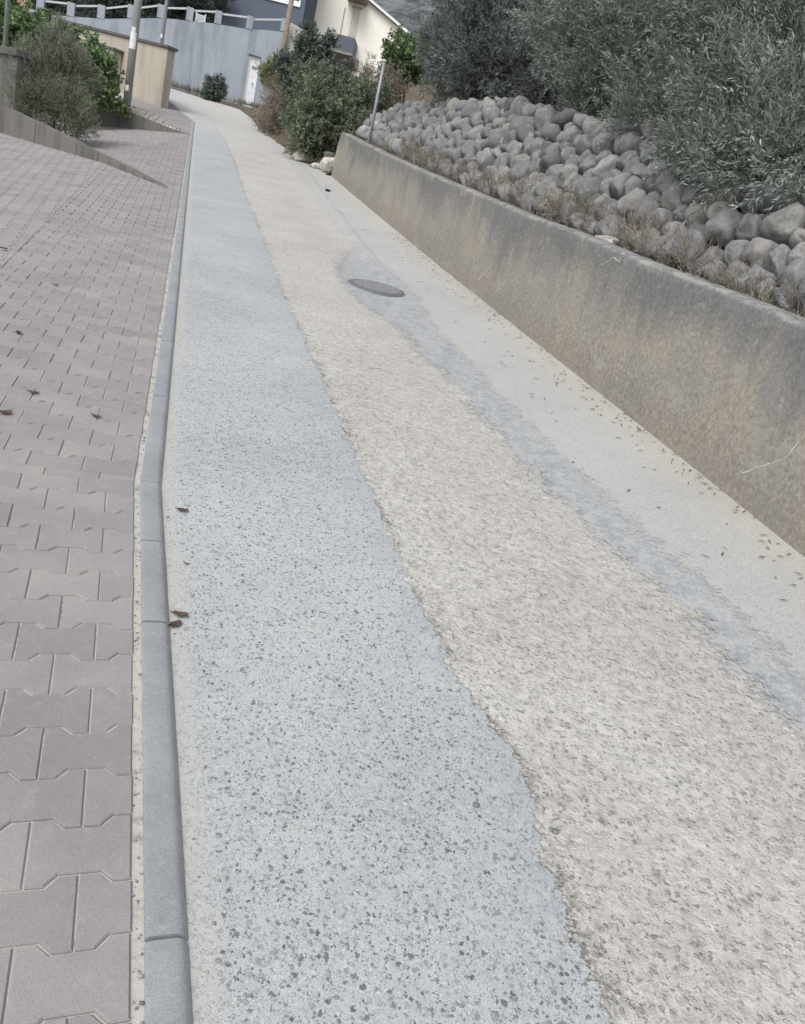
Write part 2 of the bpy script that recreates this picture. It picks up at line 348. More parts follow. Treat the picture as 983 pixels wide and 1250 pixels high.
m_road = road_material(); m_paver = paver_material(); m_joint = sand_material('joint_sand', (.33, .315, .285), (.50, .48, .44), (.12, .11, .10))
m_kerb = kerb_material()
m_wall = wall_material(); m_stone = stone_material(); m_soil = soil_material()
m_scratch = plain('pale_scratch', (.50, .48, .45), .9, .2, 30)
m_block = plaster_material('grey_block', (.155, .148, .136), (.075, .073, .068), 2.5, .6)
m_tan = plaster_material('tan_render', (.40, .362, .30), (.25, .225, .19), 1.6, .65)
m_cap = plain('dark_coping', (.105, .10, .10), .85)
m_grey = plaster_material('grey_blue_render', (.345, .375, .415), (.20, .225, .26), 1.3, .85)
m_white = plain('white_paint', (.74, .75, .77), .5, .04, 5, bump=0)
m_cream = plaster_material('cream_render', (.87, .835, .75), (.76, .72, .63), .8, .3)
m_slate = plaster_material('slate_blue_render', (.115, .132, .17), (.085, .10, .13), .8, .4)
m_darkpanel = plain('dark_grey_panel', (.10, .115, .145), .6)
m_dark = plain('dark_opening', (.02, .021, .024), .4)
m_metal = plain('galvanised_steel', (.27, .28, .295), .5, .12, 12, metal=.35)
m_polec = plain('concrete_pole', (.34, .34, .335), .85, .12, 6)
m_wood = plain('weathered_pole_wood', (.25, .20, .165), .9, .2, 6)
m_bark = plain('olive_bark', (.10, .09, .08), .95, .25, 14, bump=.02)
m_paper = plain('paper', (.66, .66, .65), .8, .12, 9, bump=0)
m_iron = None

# ------------------------------------------------------------------ the lie of the land
def build_ground():
    us = np.concatenate([np.linspace(-12, 40, 105), np.linspace(42, 120, 30), np.linspace(130, 700, 30)])
    vs = np.concatenate([np.linspace(-400, -30, 20), np.linspace(-28, 28, 113), np.linspace(30, 400, 20)])
    Ug, Vg = np.meshgrid(us, vs, indexing='ij')
    X, Y = xy(Ug, Vg)
    base = f(np.minimum(Ug, 38.5)) + .02*np.clip(Ug-38.5, 0, 400) + B0*np.clip(Vg, -30, 8) - .07
    left = np.clip(-1.0-Vg, 0, 6)*.26; left = np.where(Ug > 30, left*.4, left)
    Z = base-left
    up_ = np.clip(Vg-3.0, 0, 3)*.28 + np.clip(Vg-6, 0, 60)*.14
    Z = Z+up_*np.clip((Ug+12)/12, 0, 1)
    me = grid_mesh('ground', np.stack([X, Y, Z], -1)); o = obj('ground', me, m_soil); tag(o, kind='structure')
build_ground()
def build_hill():
    # rocky scrub mountain behind the houses; its grey-blue colour stands in for haze
    a = np.linspace(-.75, .9, 110); r = np.linspace(0, 1, 40)
    Ag, Rg = np.meshgrid(a, r, indexing='ij'); D = 150+Rg*320
    X = D*np.sin(Ag); Y = D*np.cos(Ag)
    Z = 3+Rg**.9*150*(.75+.45*np.sin(Ag*3.1+1.0))
    nz = np.array([[mnoise.fractal(Vector((x*.012, y*.012, 0)), 1.0, 2.1, 6) for x, y in zip(rx, ry)] for rx, ry in zip(X, Y)])
    Z += nz*16*np.clip(Rg*3, 0, 1)
    M = NT('hazed_hill_scrub', .95, .05); n = M.noise(.11, 7, .68); n2 = M.noise(.55, 5, .7)
    c = M.mix(M.step(n, .42, .58), (.072, .084, .082), (.17, .178, .182)); c = M.mix(1.0, c, M.ramp(n2, [(.3, (.65, .66, .7)), (.7, (1.3, 1.3, 1.3))]), 'MULTIPLY')
    M.col(c); M.bump(n2, 1.0)
    o = obj('hill', grid_mesh('hill', np.stack([X, Y, Z], -1)), M.m); tag(o, kind='structure')
build_hill()

# ------------------------------------------------------------------ road
def build_road():
    T = [0, 1, 2, 3, 4, 5, 6, 7, 8, 9, 10]
    L = np.array([(-2.5, .52), (1, .17), (3.08, -.04), (8, -.222), (14, -.444), (20.8, -.694), (26.9, -.92), (33.8, -2.5), (35, -4), (36.2, -8), (37.2, -14)])
    Rr = np.array([(-2.5, 3.2), (1, 3.2), (3.08, 3.19), (8, 3.12), (14, 2.99), (20.8, 2.74), (25.8, 1.95), (31, 1.25), (35.8, .4), (38.7, -5.0), (39.4, -14)])
    ts = np.concatenate([np.linspace(0, 2, 60), np.linspace(2, 5, 130)[1:], np.linspace(5, 10, 120)[1:]])
    ss = np.concatenate([[-.012], np.linspace(0, 1, 49)])
    Lu, Lv = np.interp(ts, T, L[:, 0]), np.interp(ts, T, L[:, 1]); Ru, Rv = np.interp(ts, T, Rr[:, 0]), np.interp(ts, T, Rr[:, 1])
    U_ = Lu[:, None]*(1-ss)+Ru[:, None]*ss; V_ = Lv[:, None]*(1-ss)+Rv[:, None]*ss
    d_k = ss[None]*np.hypot(Ru-Lu, Rv-Lv)[:, None]; width = np.hypot(Ru-Lu, Rv-Lv)[:, None]
    X, Y = xy(U_, V_); Z = gz(U_, V_) + .05*np.clip(d_k-2.2, 0, 2)*np.clip((24-U_)/8, 0, 1)
    dip = np.exp(-((d_k-1.98)/.28)**2)*.018; Z = Z-dip*np.clip((26-U_)/8, 0, 1)
    me = grid_mesh('road', np.stack([X, Y, Z], -1))
    B1 = [(.5, 1.02), (.95, .99), (1.3, .985), (1.64, 1.03), (1.75, .985), (1.98, .93), (2.54, .89), (3.38, .85), (4.77, .80), (6.85, .70), (11.5, .57), (14, .46), (19, .28), (24, 0), (28.5, -.5), (32, -3), (40, -9)]
    BL = [(1.0, 2.30), (1.79, 2.17), (2.27, 2.10), (3.03, 2.03), (3.87, 1.90), (5.4, 1.81), (7.0, 1.62), (8.0, 1.36), (9.3, 1.42), (11, 1.82), (20, 1.75), (26, 1.4), (40, 0)]
    BR = [(1.0, 2.30), (2.01, 2.33), (2.56, 2.32), (3.3, 2.23), (3.97, 2.17), (5.26, 2.13), (7.26, 2.06), (8.2, 2.16), (9.5, 2.1), (12, 2.05), (20, 2.05), (26, 1.7), (40, .4)]
    u_, v_ = U_.ravel(), V_.ravel()
    attr(me, 'd_edge', v_-pl(u_, B1)); attr(me, 'd_left', v_-pl(u_, BL)); attr(me, 'd_right', v_-pl(u_, BR))
    attr(me, 'd_kerb', d_k.ravel()); attr(me, 'd_wall', (width-d_k).ravel()); attr(me, 'd_along', u_)
    o = obj('road', me, m_road); tag(o, kind='structure')
build_road()

# ------------------------------------------------------------------ kerb: stones about a metre long with open joints
def build_kerb():
    mb = MB()
    prof = [(-KW, -.06), (-KW, .0185), (-KW+.004, .0225), (-KW+.010, .0235), (-.030, .0230), (-.021, .0212), (-.014, .0175), (-.004, .0045), (0, -.06)]
    brk = [-3.0, -1.9, -.87, .14, 1.15, 2.147, 2.62, 3.08]+[3.08+.99*k for k in range(1, 25)]+[27.5+.9*k for k in range(9)]
    for a, b in zip(brk[:-1], brk[1:]):
        g = .004
        ends = []
        for u in (a+g, (a*2+b)/3, (a+2*b)/3, b-g):
            v = float(kerb_r(u)); sl = float((kerb_r(u+.05)-kerb_r(u-.05))/.1) if not (2.9 < u < 3.2) else -.06
            ln = math.hypot(1, sl); n = (-sl/ln, 1/ln); jit = random.uniform(-.0010, .0010)
            ends.append([P(u+n[0]*o_, v+n[1]*o_, z+jit) for o_, z in prof])
        k = len(prof); vs = [p for e in ends for p in e]; fs = []
        for i in range(3):
            for j in range(k-1): fs.append((i*k+j, i*k+j+1, (i+1)*k+j+1, (i+1)*k+j))
        fs += [tuple(range(k)), tuple(range(4*k-1, 3*k-1, -1))]
        mb.add(vs, fs)
    kme = mb.mesh('kerb', True); kme.set_sharp_from_angle(angle=R_(28)); o = obj('kerb', kme, m_kerb); tag(o, kind='structure')
build_kerb()

# ------------------------------------------------------------------ pavers, real stones with chamfered edges
C1 = np.array(uv(*ground(218, 237)[:2])); C2 = np.array(uv(*ground(235, 165)[:2]))      # tips of the two terrace walls
WDu = np.array(uv(*WD))
def crease(u): return -1.36-.05*(u-6.18)
def crease2(u): return -1.85+.116*(u-14.2)
def pave_z(u, v):                                    # the drives tilt away left of their crease
    u = np.asarray(u, float); v = np.asarray(v, float)
    s1 = (u-C1[0])*WDu[1]-(v-C1[1])*WDu[0]           # <0: past the first wall (uphill)
    s2 = (u-C2[0])*WDu[1]-(v-C2[1])*WDu[0]
    mid = (s1 < -.09) & (s2 > -.10)
    c = np.where(mid, crease2(u), np.minimum(crease(u), -1.36))
    k = np.where(mid, np.interp(u, [14, 23], [.10, .25]), np.where(u < 4, 0, .125)); k = np.where(s2 <= -.10, .0, k)
    return f(u)+B0*np.maximum(v, c)-k*np.clip(c-v, 0, 9)
def clip(poly, hp):
    for (a, b, c) in hp:                             # keep a*u + b*v + c >= 0
        out = []
        for i in range(len(poly)):
            p, q = poly[i], poly[(i+1) % len(poly)]; dp = a*p[0]+b*p[1]+c; dq = a*q[0]+b*q[1]+c
            if dp >= 0: out.append(p)
            if (dp >= 0) != (dq >= 0):
                t = dp/(dp-dq); out.append((p[0]+t*(q[0]-p[0]), p[1]+t*(q[1]-p[1])))
        poly = out
        if len(poly) < 3: return []
    return poly
def half(p, d, side):                                # half-plane left (+1) / right (-1) of the line through p along d
    a, b = -d[1]*side, d[0]*side; return (a, b, -(a*p[0]+b*p[1]))
PW, PH, AMP = .200, .1395, .0125
def tee(cx, cy, g=.0020):
    w, he, hw = PW/2-g, PH/2+AMP-g, PH/2-AMP-g
    x1, x2 = .040, .064
    return [(cx+x, cy+y) for x, y in [(-w, -he), (-x2, -he), (-x1, -hw), (x1, -hw), (x2, -he), (w, -he), (w, he), (x2, he), (x1, hw), (-x1, hw), (-x2, he), (-w, he)]]
pv_v, pv_f, pv_r = [], [], []
def add_paver(poly_uv, lift, r):
    n = len(poly_uv)
    ar = sum(poly_uv[i][0]*poly_uv[(i+1) % n][1]-poly_uv[(i+1) % n][0]*poly_uv[i][1] for i in range(n))/2
    if abs(ar) < 6e-4: return
    if ar < 0: poly_uv = poly_uv[::-1]
    p = np.array(poly_uv); e = np.roll(p, -1, 0)-p; L = np.hypot(e[:, 0], e[:, 1])+1e-9; nrm = np.stack([-e[:, 1], e[:, 0]], 1)/L[:, None]
    vn = nrm+np.roll(nrm, 1, 0); d = np.clip((vn*nrm).sum(1), .5, None)[:, None]; ins = p+vn/d*.0034
    tx, ty = random.gauss(0, .004), random.gauss(0, .004); c = p.mean(0)
    def zz(q, dz): return pave_z(q[:, 0], q[:, 1])+dz+lift+(q[:, 0]-c[0])*tx+(q[:, 1]-c[1])*ty
    b = len(pv_v)
    for q, dz in ((p, -.004), (p, .0125), (ins, .0165)):
        x, y = xy(q[:, 0], q[:, 1]); z = zz(q, dz); pv_v.extend(zip(x, y, z)); pv_r.extend([r]*n)
    for k in range(2):
        for i in range(n): j = (i+1) % n; pv_f.append((b+k*n+i, b+k*n+j, b+(k+1)*n+j, b+(k+1)*n+i))
    pv_f.append(tuple(b+2*n+i for i in range(n)))
def lay(o, d, ix, iy, hp, seed):
    """rows stacked along d from o; brick length across d (to the left)"""
    rr = random.Random(seed); nl = (d[1], -d[0])     # to smaller v
    for j in range(*iy):
        for i in range(*ix):
            cx = (i+(.5 if j % 2 == 0 else 0.0))*PW; cy = j*PH
            if not hp_near(o, d, nl, cx, cy, hp): continue
            pol = [(o[0]+nl[0]*x+d[0]*y, o[1]+nl[1]*x+d[1]*y) for x, y in tee(cx, cy)]
            pol = clip(pol, hp)
            if pol: add_paver(pol, rr.gauss(0, .0009), rr.random())
def hp_near(o, d, nl, cx, cy, hp):
    u = o[0]+nl[0]*cx+d[0]*cy; v = o[1]+nl[1]*cx+d[1]*cy
    return all(a*u+b*v+c > -.17 for a, b, c in hp)
def unit(a): a = np.array(a, float); return a/np.linalg.norm(a)
KP = np.array([3.08, -.04-KW-.022])                  # bend of the kerb, at the pavers' edge
dU = unit((1, -.037)); dL = unit((1, -.1005)); nU = np.array((dU[1], -dU[0])); nL = np.array((dL[1], -dL[0]))
cr_p, cr_d = (6.18, -1.36), unit((1, -.05)); cr2_p, cr2_d = (14.2, -1.85), unit((1, .116))
# lower section, up to the bend
lay(KP-dL*.055, dL, (-1, 8), (-42, 1), [half(KP, dL, -1), half(KP-dL*.006, nL, -1)], 1)
# cut filler row at the bend
for i in range(7):
    x0, x1 = i*PW-.07, (i+1)*PW-.0745; x0 = max(x0, 0)
    th = lambda x: .030+.063*x
    q0, q1 = KP+nU*x0, KP+nU*x1
    add_paver([tuple(KP-dL*.004+nL*x0), tuple(KP-dL*.004+nL*x1), tuple(q1+dU*.042), tuple(q0+dU*.042)], 0, random.random())
UP = KP+dU*.047
w1 = half(C1, WDu, -1); w1u = half(C1, WDu, +1); w2 = half(C2, WDu, -1); w2u = half(C2, WDu, +1)
# pavement beside the kerb, below the first terrace wall
lay(UP+dU*.055, dU, (-1, 10), (0, 112), [half(UP, dU, -1), half(UP, nU, +1), w1, half(cr_p, cr_d, +1)], 2)
# tilted drive left of the crease, rows turned along the street
dD = unit((-.1, -1.0))
lay(np.array([6.0, -1.3]), dD, (-60, 60), (-3, 54), [half(cr_p, cr_d, -1), w1, (1, 0, -3.4), (0, 1, 8.4)], 3)
# between the two terrace walls
lay(UP+dU*9.5, dU, (-1, 10), (-20, 90), [half(UP, dU, -1), w1u, w2, half(cr2_p, cr2_d, +1)], 4)
lay(np.array([12.0, -1.5]), dD, (-90, 30), (-22, 24), [half(cr2_p, cr2_d, -1), w1u, w2, (0, 1, 5.0)], 5)
# above the second wall, up to the corner of the tan wall
lay(UP+dU*19.5, dU, (-1, 14), (-10, 140), [half(UP, dU, -1), half((26.9, -1.03), unit((6.9, -1.58)), -1), w2u, (0, 1, 3.2), (-1, 0, 34)], 6)
me = fast_mesh('pavement', pv_v, faces=pv_f); attr(me, 'rnd', pv_r); o = obj('pavement', me, m_paver); tag(o, kind='structure')
# bedding that shows in the joints and along the kerb
def build_bed():
    us = np.concatenate([np.linspace(-3, 3.08, 30), np.linspace(3.2, 11.5, 60), np.linspace(11.55, 30, 420), np.linspace(30.2, 40, 40)]); ss = np.concatenate([np.linspace(0, 5, 115), np.linspace(5.1, 9, 20)])
    Ug = np.repeat(us[:, None], len(ss), 1); Vg = kerb_r(us)[:, None]-KW+.004-ss[None]
    X, Y = xy(Ug, Vg); Z = pave_z(Ug, Vg)+np.where(Ug < 9, .0106, .002)
    obj('pavement_bed', grid_mesh('pavement_bed', np.stack([X, Y, Z], -1)), m_joint)['kind'] = 'structure'
build_bed()

# ------------------------------------------------------------------ right-hand concrete wall
def build_wall():
    root = thing('retaining_wall', 'long stained concrete wall beside the road, topped by dry stone bank', 'wall', P(8, 3.1))
    us = np.linspace(-4, 20.85, 250)
    prof = [(0.0, -.15)]+[(0.0, h) for h in np.linspace(0, HW_-.03, 18)]+[(.006, HW_-.012), (.022, HW_), (.10, HW_+.004), (.20, HW_+.002), (.225, HW_-.01), (.23, HW_-.35)]
    XYZ, al, hh = [], [], []
    for u in us:
        v = float(wallf(u)); row = []
        endr = max(0, (u-20.45)/.40)                 # rounded far shoulder
        for w, h in prof:
            hc = h*(1-.0*endr) if h < .5 else h-(.30*(1-math.sqrt(max(0, 1-min(1, endr)**2))))*((h-.5)/.57)
            jit = .006*mnoise.noise(Vector((u*1.3, h*2, 0)))+.0035*mnoise.noise(Vector((u*9, h*9, 3))) if 0 < h < HW_-.005 else 0
            jz = .012*mnoise.noise(Vector((u*.8, 7, 1)))+.007*mnoise.noise(Vector((u*7, 2, 1))) if h > HW_-.04 else 0
            row.append(P(u, v+w+jit+(.012*h/HW_), hc+jz)); al.append(u); hh.append(max(h, 0))
        XYZ.append(row)
    XYZ = np.array(XYZ); me = grid_mesh('retaining_wall', XYZ)
    n, m = XYZ.shape[:2]
    bm = bmesh.new(); bm.from_mesh(me); bm.verts.ensure_lookup_table()
    bm.faces.new([bm.verts[(n-1)*m+j] for j in range(m)]); bm.to_mesh(me); bm.free()
    attr(me, 'al', al); attr(me, 'h', hh)
    child('wall_body', me, m_wall, root)
    # pale scrape marks on the face
    def mark(pix, w):
        pts = []
        for px, py in pix:
            d = ray(px, py); t = np.linspace(1, 30, 12000); u, v = uv(d[0]*t, d[1]*t); h = d[2]*t-gz(u, v)
            i = np.argmax(v > wallf(u)+.012*h/HW_+w*.15); pts.append(d*t[i])
        mb = MB()
        pp = []
        for a, b in zip(pts[:-1], pts[1:]):
            for k in range(4): pp.append(a+(b-a)*k/4+np.array([0, 0, random.uniform(-.005, .005)]))
        pp.append(pts[-1]); mb.tube(pp, [w*random.uniform(.4, 1.1) for _ in pp], 6); child('scrape_mark', mb.mesh('scrape_mark'), m_scratch, root)
    mark([(906, 578), (925, 571), (942, 566), (962, 556), (974, 541), (984, 533)], .005)
    mark([(972, 553), (984, 558)], .003)
    mark([(829, 506), (837, 500)], .004)
    mark([(843, 407), (853, 412), (869, 413)], .004)
    mark([(891, 412), (905, 405), (920, 396)], .005)
    mark([(735, 323), (742, 320), (750, 314), (757, 320)], .005)
    mark([(731, 310), (734, 315)], .005)
    mark([(585, 341), (592, 335), (600, 325)], .008)
build_wall()

# ------------------------------------------------------------------ hillside behind it
W_BANK, BANK_ANG = .75, R_(60)
def hill_h(u, w):
    hA = np.interp(w, [-.4, .16, .3, .55, .75, 1.35, 1.6, 4, 12, 40], [-.2, .86, .97, 1.0, .98, 1.93, 2.17, 2.8, 4.5, 13])
    hB = np.interp(w, [-.4, -.1, .3, .8, 1.4, 2.4, 5, 12, 40], [-.12, .0, .18, .6, 1.15, 1.7, 2.3, 4.0, 13])
    k = np.clip((u-20.2)/.8, 0, 1); k = k*k*(3-2*k)
    return hA*(1-k)+hB*k
def build_hillside():
    us = np.concatenate([np.linspace(-4, 20.82, 200), np.linspace(20.87, 24, 26), np.linspace(24.3, 60, 90)]); ws = np.concatenate([np.linspace(-.4, .15, 6), np.linspace(.2, 2.4, 40), np.linspace(2.8, 14, 30), np.linspace(16, 40, 10)])
    Ug, Wg = np.meshgrid(us, ws, indexing='ij'); base = wallf(us)[:, None]
    Wg = np.where(Ug < 20.86, np.maximum(Wg, .16), Wg)
    Vg = base+Wg
    H = hill_h(Ug, Wg); nz = np.array([[mnoise.fractal(Vector((u*1.1, w*1.1, 0)), 1.0, 2.0, 4) for u, w in zip(a, b)] for a, b in zip(Ug, Wg)])
    Z = gz(Ug, np.minimum(Vg, 5))+H+nz*.05*np.clip(Wg*2, .1, 2.0)
    Z = np.where(Ug > 36, Z-(Ug-36)*.06, Z)
    X, Y = xy(Ug, Vg); o = obj('hillside', grid_mesh('hillside', np.stack([X, Y, Z], -1)), m_soil); tag(o, kind='structure')
build_hillside()

# ------------------------------------------------------------------ dry stone bank
def ico(sub):
    bm = bmesh.new(); bmesh.ops.create_icosphere(bm, subdivisions=sub, radius=1); v = np.array([x.co[:] for x in bm.verts]); fa = np.array([[q.index for q in g.verts] for g in bm.faces]); bm.free(); return v, fa
ICO3, ICO4 = ico(3), ico(4)
def boulder(seed, ax, rough=.16, ic=None, square=.35):
    """one water-worn stone: squarish ellipsoid with low lumps and a few flattened faces; ax = three half axes"""
    v, fa = ic or ICO3; r = np.random.default_rng(seed)
    p = v.copy(); q = np.abs(p); pw = 2+square*4
    p = p/((q**pw).sum(1)**(1/pw))[:, None]
    for k in range(7):                               # flats
        n = r.normal(size=3); n /= np.linalg.norm(n); h = r.uniform(.76, .97); d = p@n; p = p-np.clip(d-h, 0, None)[:, None]*n*.85
    o = Vector(r.uniform(-50, 50, 3))
    nz = np.array([mnoise.fractal(Vector(x)*1.1+o, 1.0, 2.0, 3) for x in v]); n2 = np.array([mnoise.noise(Vector(x)*4.5+o) for x in v])
    n3 = np.array([mnoise.noise(Vector(x)*9+o) for x in v]) if len(v) > 700 else 0
    p = p*(1+rough*nz+.035*n2+.014*n3)[:, None]
    return p*np.array(ax), fa
def bank_frame(u, w0=W_BANK, s=0.0, out=0.0):
    """a point on the sloping face of the bank: u along, s up the slope, out away from the soil"""
    ww = w0+s*math.cos(BANK_ANG)-out*math.sin(BANK_ANG); h = 1.0+s*math.sin(BANK_ANG)+out*math.cos(BANK_ANG)
    return P(u, float(wallf(u))+ww, h)
def stone_top(u): return float(np.interp(u, [3, 4.6, 6, 8, 9.5, 13, 17, 19, 20.5, 21.6], [1.3, 1.35, 1.3, 1.3, 1.25, 1.45, 1.22, 1.1, .85, .5]))
def build_bank():
    root = thing('dry_stone_wall', 'sloping bank of stacked rounded grey boulders below the olive trees', 'stone wall', P(10, 4.0, 1.0))
    r = np.random.default_rng(11)
    # blue-noise seeds with mixed sizes, then two relaxations on a raster of the slope
    U0, U1, S1 = 3.2, 21.6, 1.55
    seeds = []; tries = 0
    while tries < 9000:
        tries += 1; u = r.uniform(U0, U1); s = r.uniform(0, S1)
        if s > stone_top(u)+.05: continue
        rad = r.choice([.10, .125, .16, .20], p=[.30, .30, .24, .16])*(.85 if u < 5.2 else 1.12 if u < 8 else 1.0)
        if all((u-a)**2+((s-b)*1.12)**2 > (.80*(rad+c))**2 for a, b, c in seeds): seeds.append((u, s, rad))
    sd_ = np.array(seeds); gu = np.arange(U0, U1, .02); gs = np.arange(-.05, S1, .02); G = np.stack(np.meshgrid(gu, gs, indexing='ij'), -1).reshape(-1, 2)
    G = G[G[:, 1] < np.array([stone_top(x) for x in G[:, 0]])+.08]
    def own(c):
        best = np.full(len(G), 1e9); idx = np.zeros(len(G), int)
        for i, (a, b, q) in enumerate(c):
            m = np.where(np.abs(G[:, 0]-a) < .7)[0]; d = ((G[m, 0]-a)**2+(G[m, 1]-b)**2)-q*q
            k = d < best[m]; best[m[k]] = d[k]; idx[m[k]] = i
        return idx
    for _ in range(2):
        ix = own(sd_)
        for i in range(len(sd_)):
            m = G[ix == i]
            if len(m): sd_[i, :2] = .5*sd_[i, :2]+.5*m.mean(0)
    ix = own(sd_); stones = []
    for i in range(len(sd_)):
        m = G[ix == i]
        if len(m) < 12: continue
        c = m.mean(0); cv = np.cov((m-c).T); ev, evec = np.linalg.eigh(cv); a = 2.02*np.sqrt(np.maximum(ev, 1e-4))   # ellipse of the cell
        nb = 28; th = np.arctan2(m[:, 1]-c[1], m[:, 0]-c[0]); dd = np.hypot(m[:, 1]-c[1], m[:, 0]-c[0]); bi = ((th+math.pi)/(2*math.pi)*nb).astype(int) % nb
        rad = np.array([dd[bi == b].max() if (bi == b).any() else np.nan for b in range(nb)])
        rad = np.where(np.isnan(rad), np.nanmean(rad), rad)+.008; rad = np.minimum(rad, 2.4*rad.min())
        rad = .25*np.roll(rad, 1)+.5*rad+.25*np.roll(rad, -1)
        stones.append((c, a, rad, i))
    def size_seen(t):
        c, a, e, i = t; p = bank_frame(c[0], s=c[1]); return -(a[0]*a[1])/(p@p)
    stones.sort(key=size_seen)
    restv, restf, restr = [], [], []
    for k, (c, a, rad, i) in enumerate(stones):
        u, s = c; p0 = bank_frame(u, s=s, out=.07)
        eu = bank_frame(u+.05, s=s)-bank_frame(u-.05, s=s); eu /= np.linalg.norm(eu); es = bank_frame(u, s=s+.05)-bank_frame(u, s=s-.05); es /= np.linalg.norm(es); en = np.cross(es, eu); en = -en if en[2] < 0 else en
        near = (p0@p0) < 110; iv, fa = ICO4 if near else ICO3
        th = (np.arctan2(iv[:, 1], iv[:, 0])+math.pi)/(2*math.pi)*len(rad)-.5; i0 = np.floor(th).astype(int); fr = th-i0
        rr_ = rad[i0 % len(rad)]*(1-fr)+rad[(i0+1) % len(rad)]*fr
        v, _ = boulder(100+i, (1, 1, 1), .13, (iv, fa), r.uniform(.05, .3))
        depth = r.uniform(.80, 1.05)*a.mean()+.02; sh = r.uniform(.90, .97)
        tilt = r.normal(0, .10, 2); nn = en+eu*tilt[0]+es*tilt[1]; nn /= np.linalg.norm(nn)
        vw = p0+(v[:, :1]*eu+v[:, 1:2]*es)*(rr_*sh)[:, None]+v[:, 2:]*depth*nn+en*r.normal(0, .022)
        rv = float(np.clip(r.normal(.45, .20), 0, 1))
        if k < 100:
            me = fast_mesh('stone', vw, tris=fa, smooth=True); attr(me, 'rnd', np.full(len(vw), rv)); child('stone', me, m_stone, root)
        else:
            restf.append(fa+sum(len(q) for q in restv)); restv.append(vw); restr.append(np.full(len(vw), rv))
    me = fast_mesh('smaller_stones', np.concatenate(restv), tris=np.concatenate(restf), smooth=True); attr(me, 'rnd', np.concatenate(restr))
    o = child('smaller_stones', me, m_stone, root); o['kind'] = 'stuff'
    print('stones', len(stones))
build_bank()
def loose(name, label, pos, ax, rot, seed, mat=None, group=None, rough=.18, rnd=.6):
    v, fa = boulder(seed, ax, rough, ICO4); c, s = math.cos(rot), math.sin(rot)
    v = np.stack([v[:, 0]*c-v[:, 1]*s, v[:, 0]*s+v[:, 1]*c, v[:, 2]], 1)
    me = fast_mesh(name, v, tris=fa, smooth=True); attr(me, 'rnd', np.full(len(v), rnd)); o = obj(name, me, mat or m_stone); o.location = tuple(map(float, pos))
    return tag(o, label, 'rock', group)
def bankpt(px, py, w):                               # on the soil strip at distance w behind the wall face
    d = ray(px, py); t = np.linspace(2, 40, 16000); u, v = uv(d[0]*t, d[1]*t); i = np.argmax(v > wallf(u)+w); return d*t[i]
m_palerock = plain('pale_limestone', (.47, .44, .40), .9, .2, 9, bump=.012)
m_redrock = plain('reddish_rock', (.34, .20, .15), .9, .2, 9, bump=.012)
loose('rock', 'flat pale slab of rock lying just behind the concrete wall coping', bankpt(738, 297, .42), (.20, .11, .065), 1.75, 5, m_palerock)
loose('rock', 'small reddish rock lying in dry grass behind the wall', bankpt(492, 203, .45), (.17, .12, .09), 1.9, 6, m_redrock)
loose('rock', 'pale boulder on the verge at the far end of concrete wall', P(21.5, 2.66, .16), (.24, .22, .22), .4, 8, m_palerock, rough=.25)
for _u, _w, _s, _l in ((21.2, .12, .19, 'grey brown rock tucked against far end face of concrete wall'), (21.9, -.12, .13, 'smallest rock at road edge between the pale and low buff rocks'), (22.5, .35, .2, 'mossy grey rock half hidden below the dense green bush')):
    loose('rock', _l, P(_u, float(wallf(_u))+_w, float(hill_h(_u, _w))+.06), (_s, _s*.8, _s*.75), _u, int(_u*10), m_palerock if _s < .15 else None, rough=.25)
loose('rock', 'low buff rock on the road edge below the dense green bush', P(23.0, 2.15, .10), (.30, .22, .16), .9, 9, m_palerock, rough=.25)
loose('rock', 'small dark stone lying on the road near the wall end', ground(400, 235)+np.array([0, 0, .03]), (.055, .045, .04), .3, 10, m_dark)
# pale rubble on the slope beside the first olive tree
def rubble():
    vv, ff, rr = [], [], []; r = np.random.default_rng(3); n = 0
    for k in range(150):
        u = r.uniform(20.5, 25.5); w = r.uniform(1.3, 2.6)-max(0, u-23)*.05; s = r.uniform(.06, .19)
        p = P(u, float(wallf(u))+w, float(hill_h(u, w))+s*.3); v, fa = boulder(900+k, (s, s*r.uniform(.6, 1), s*r.uniform(.5, .8)), .2)
        vv.append(v+p); ff.append(fa+n); n += len(v); rr.append(np.full(len(v), r.uniform(.5, 1)))
    me = fast_mesh('rubble', np.concatenate(vv), tris=np.concatenate(ff), smooth=True); attr(me, 'rnd', np.concatenate(rr)); o = obj('rubble', me, m_stone)
    tag(o, 'loose pale rubble on the slope left of the dark olive tree', 'rubble', kind='stuff')
rubble()

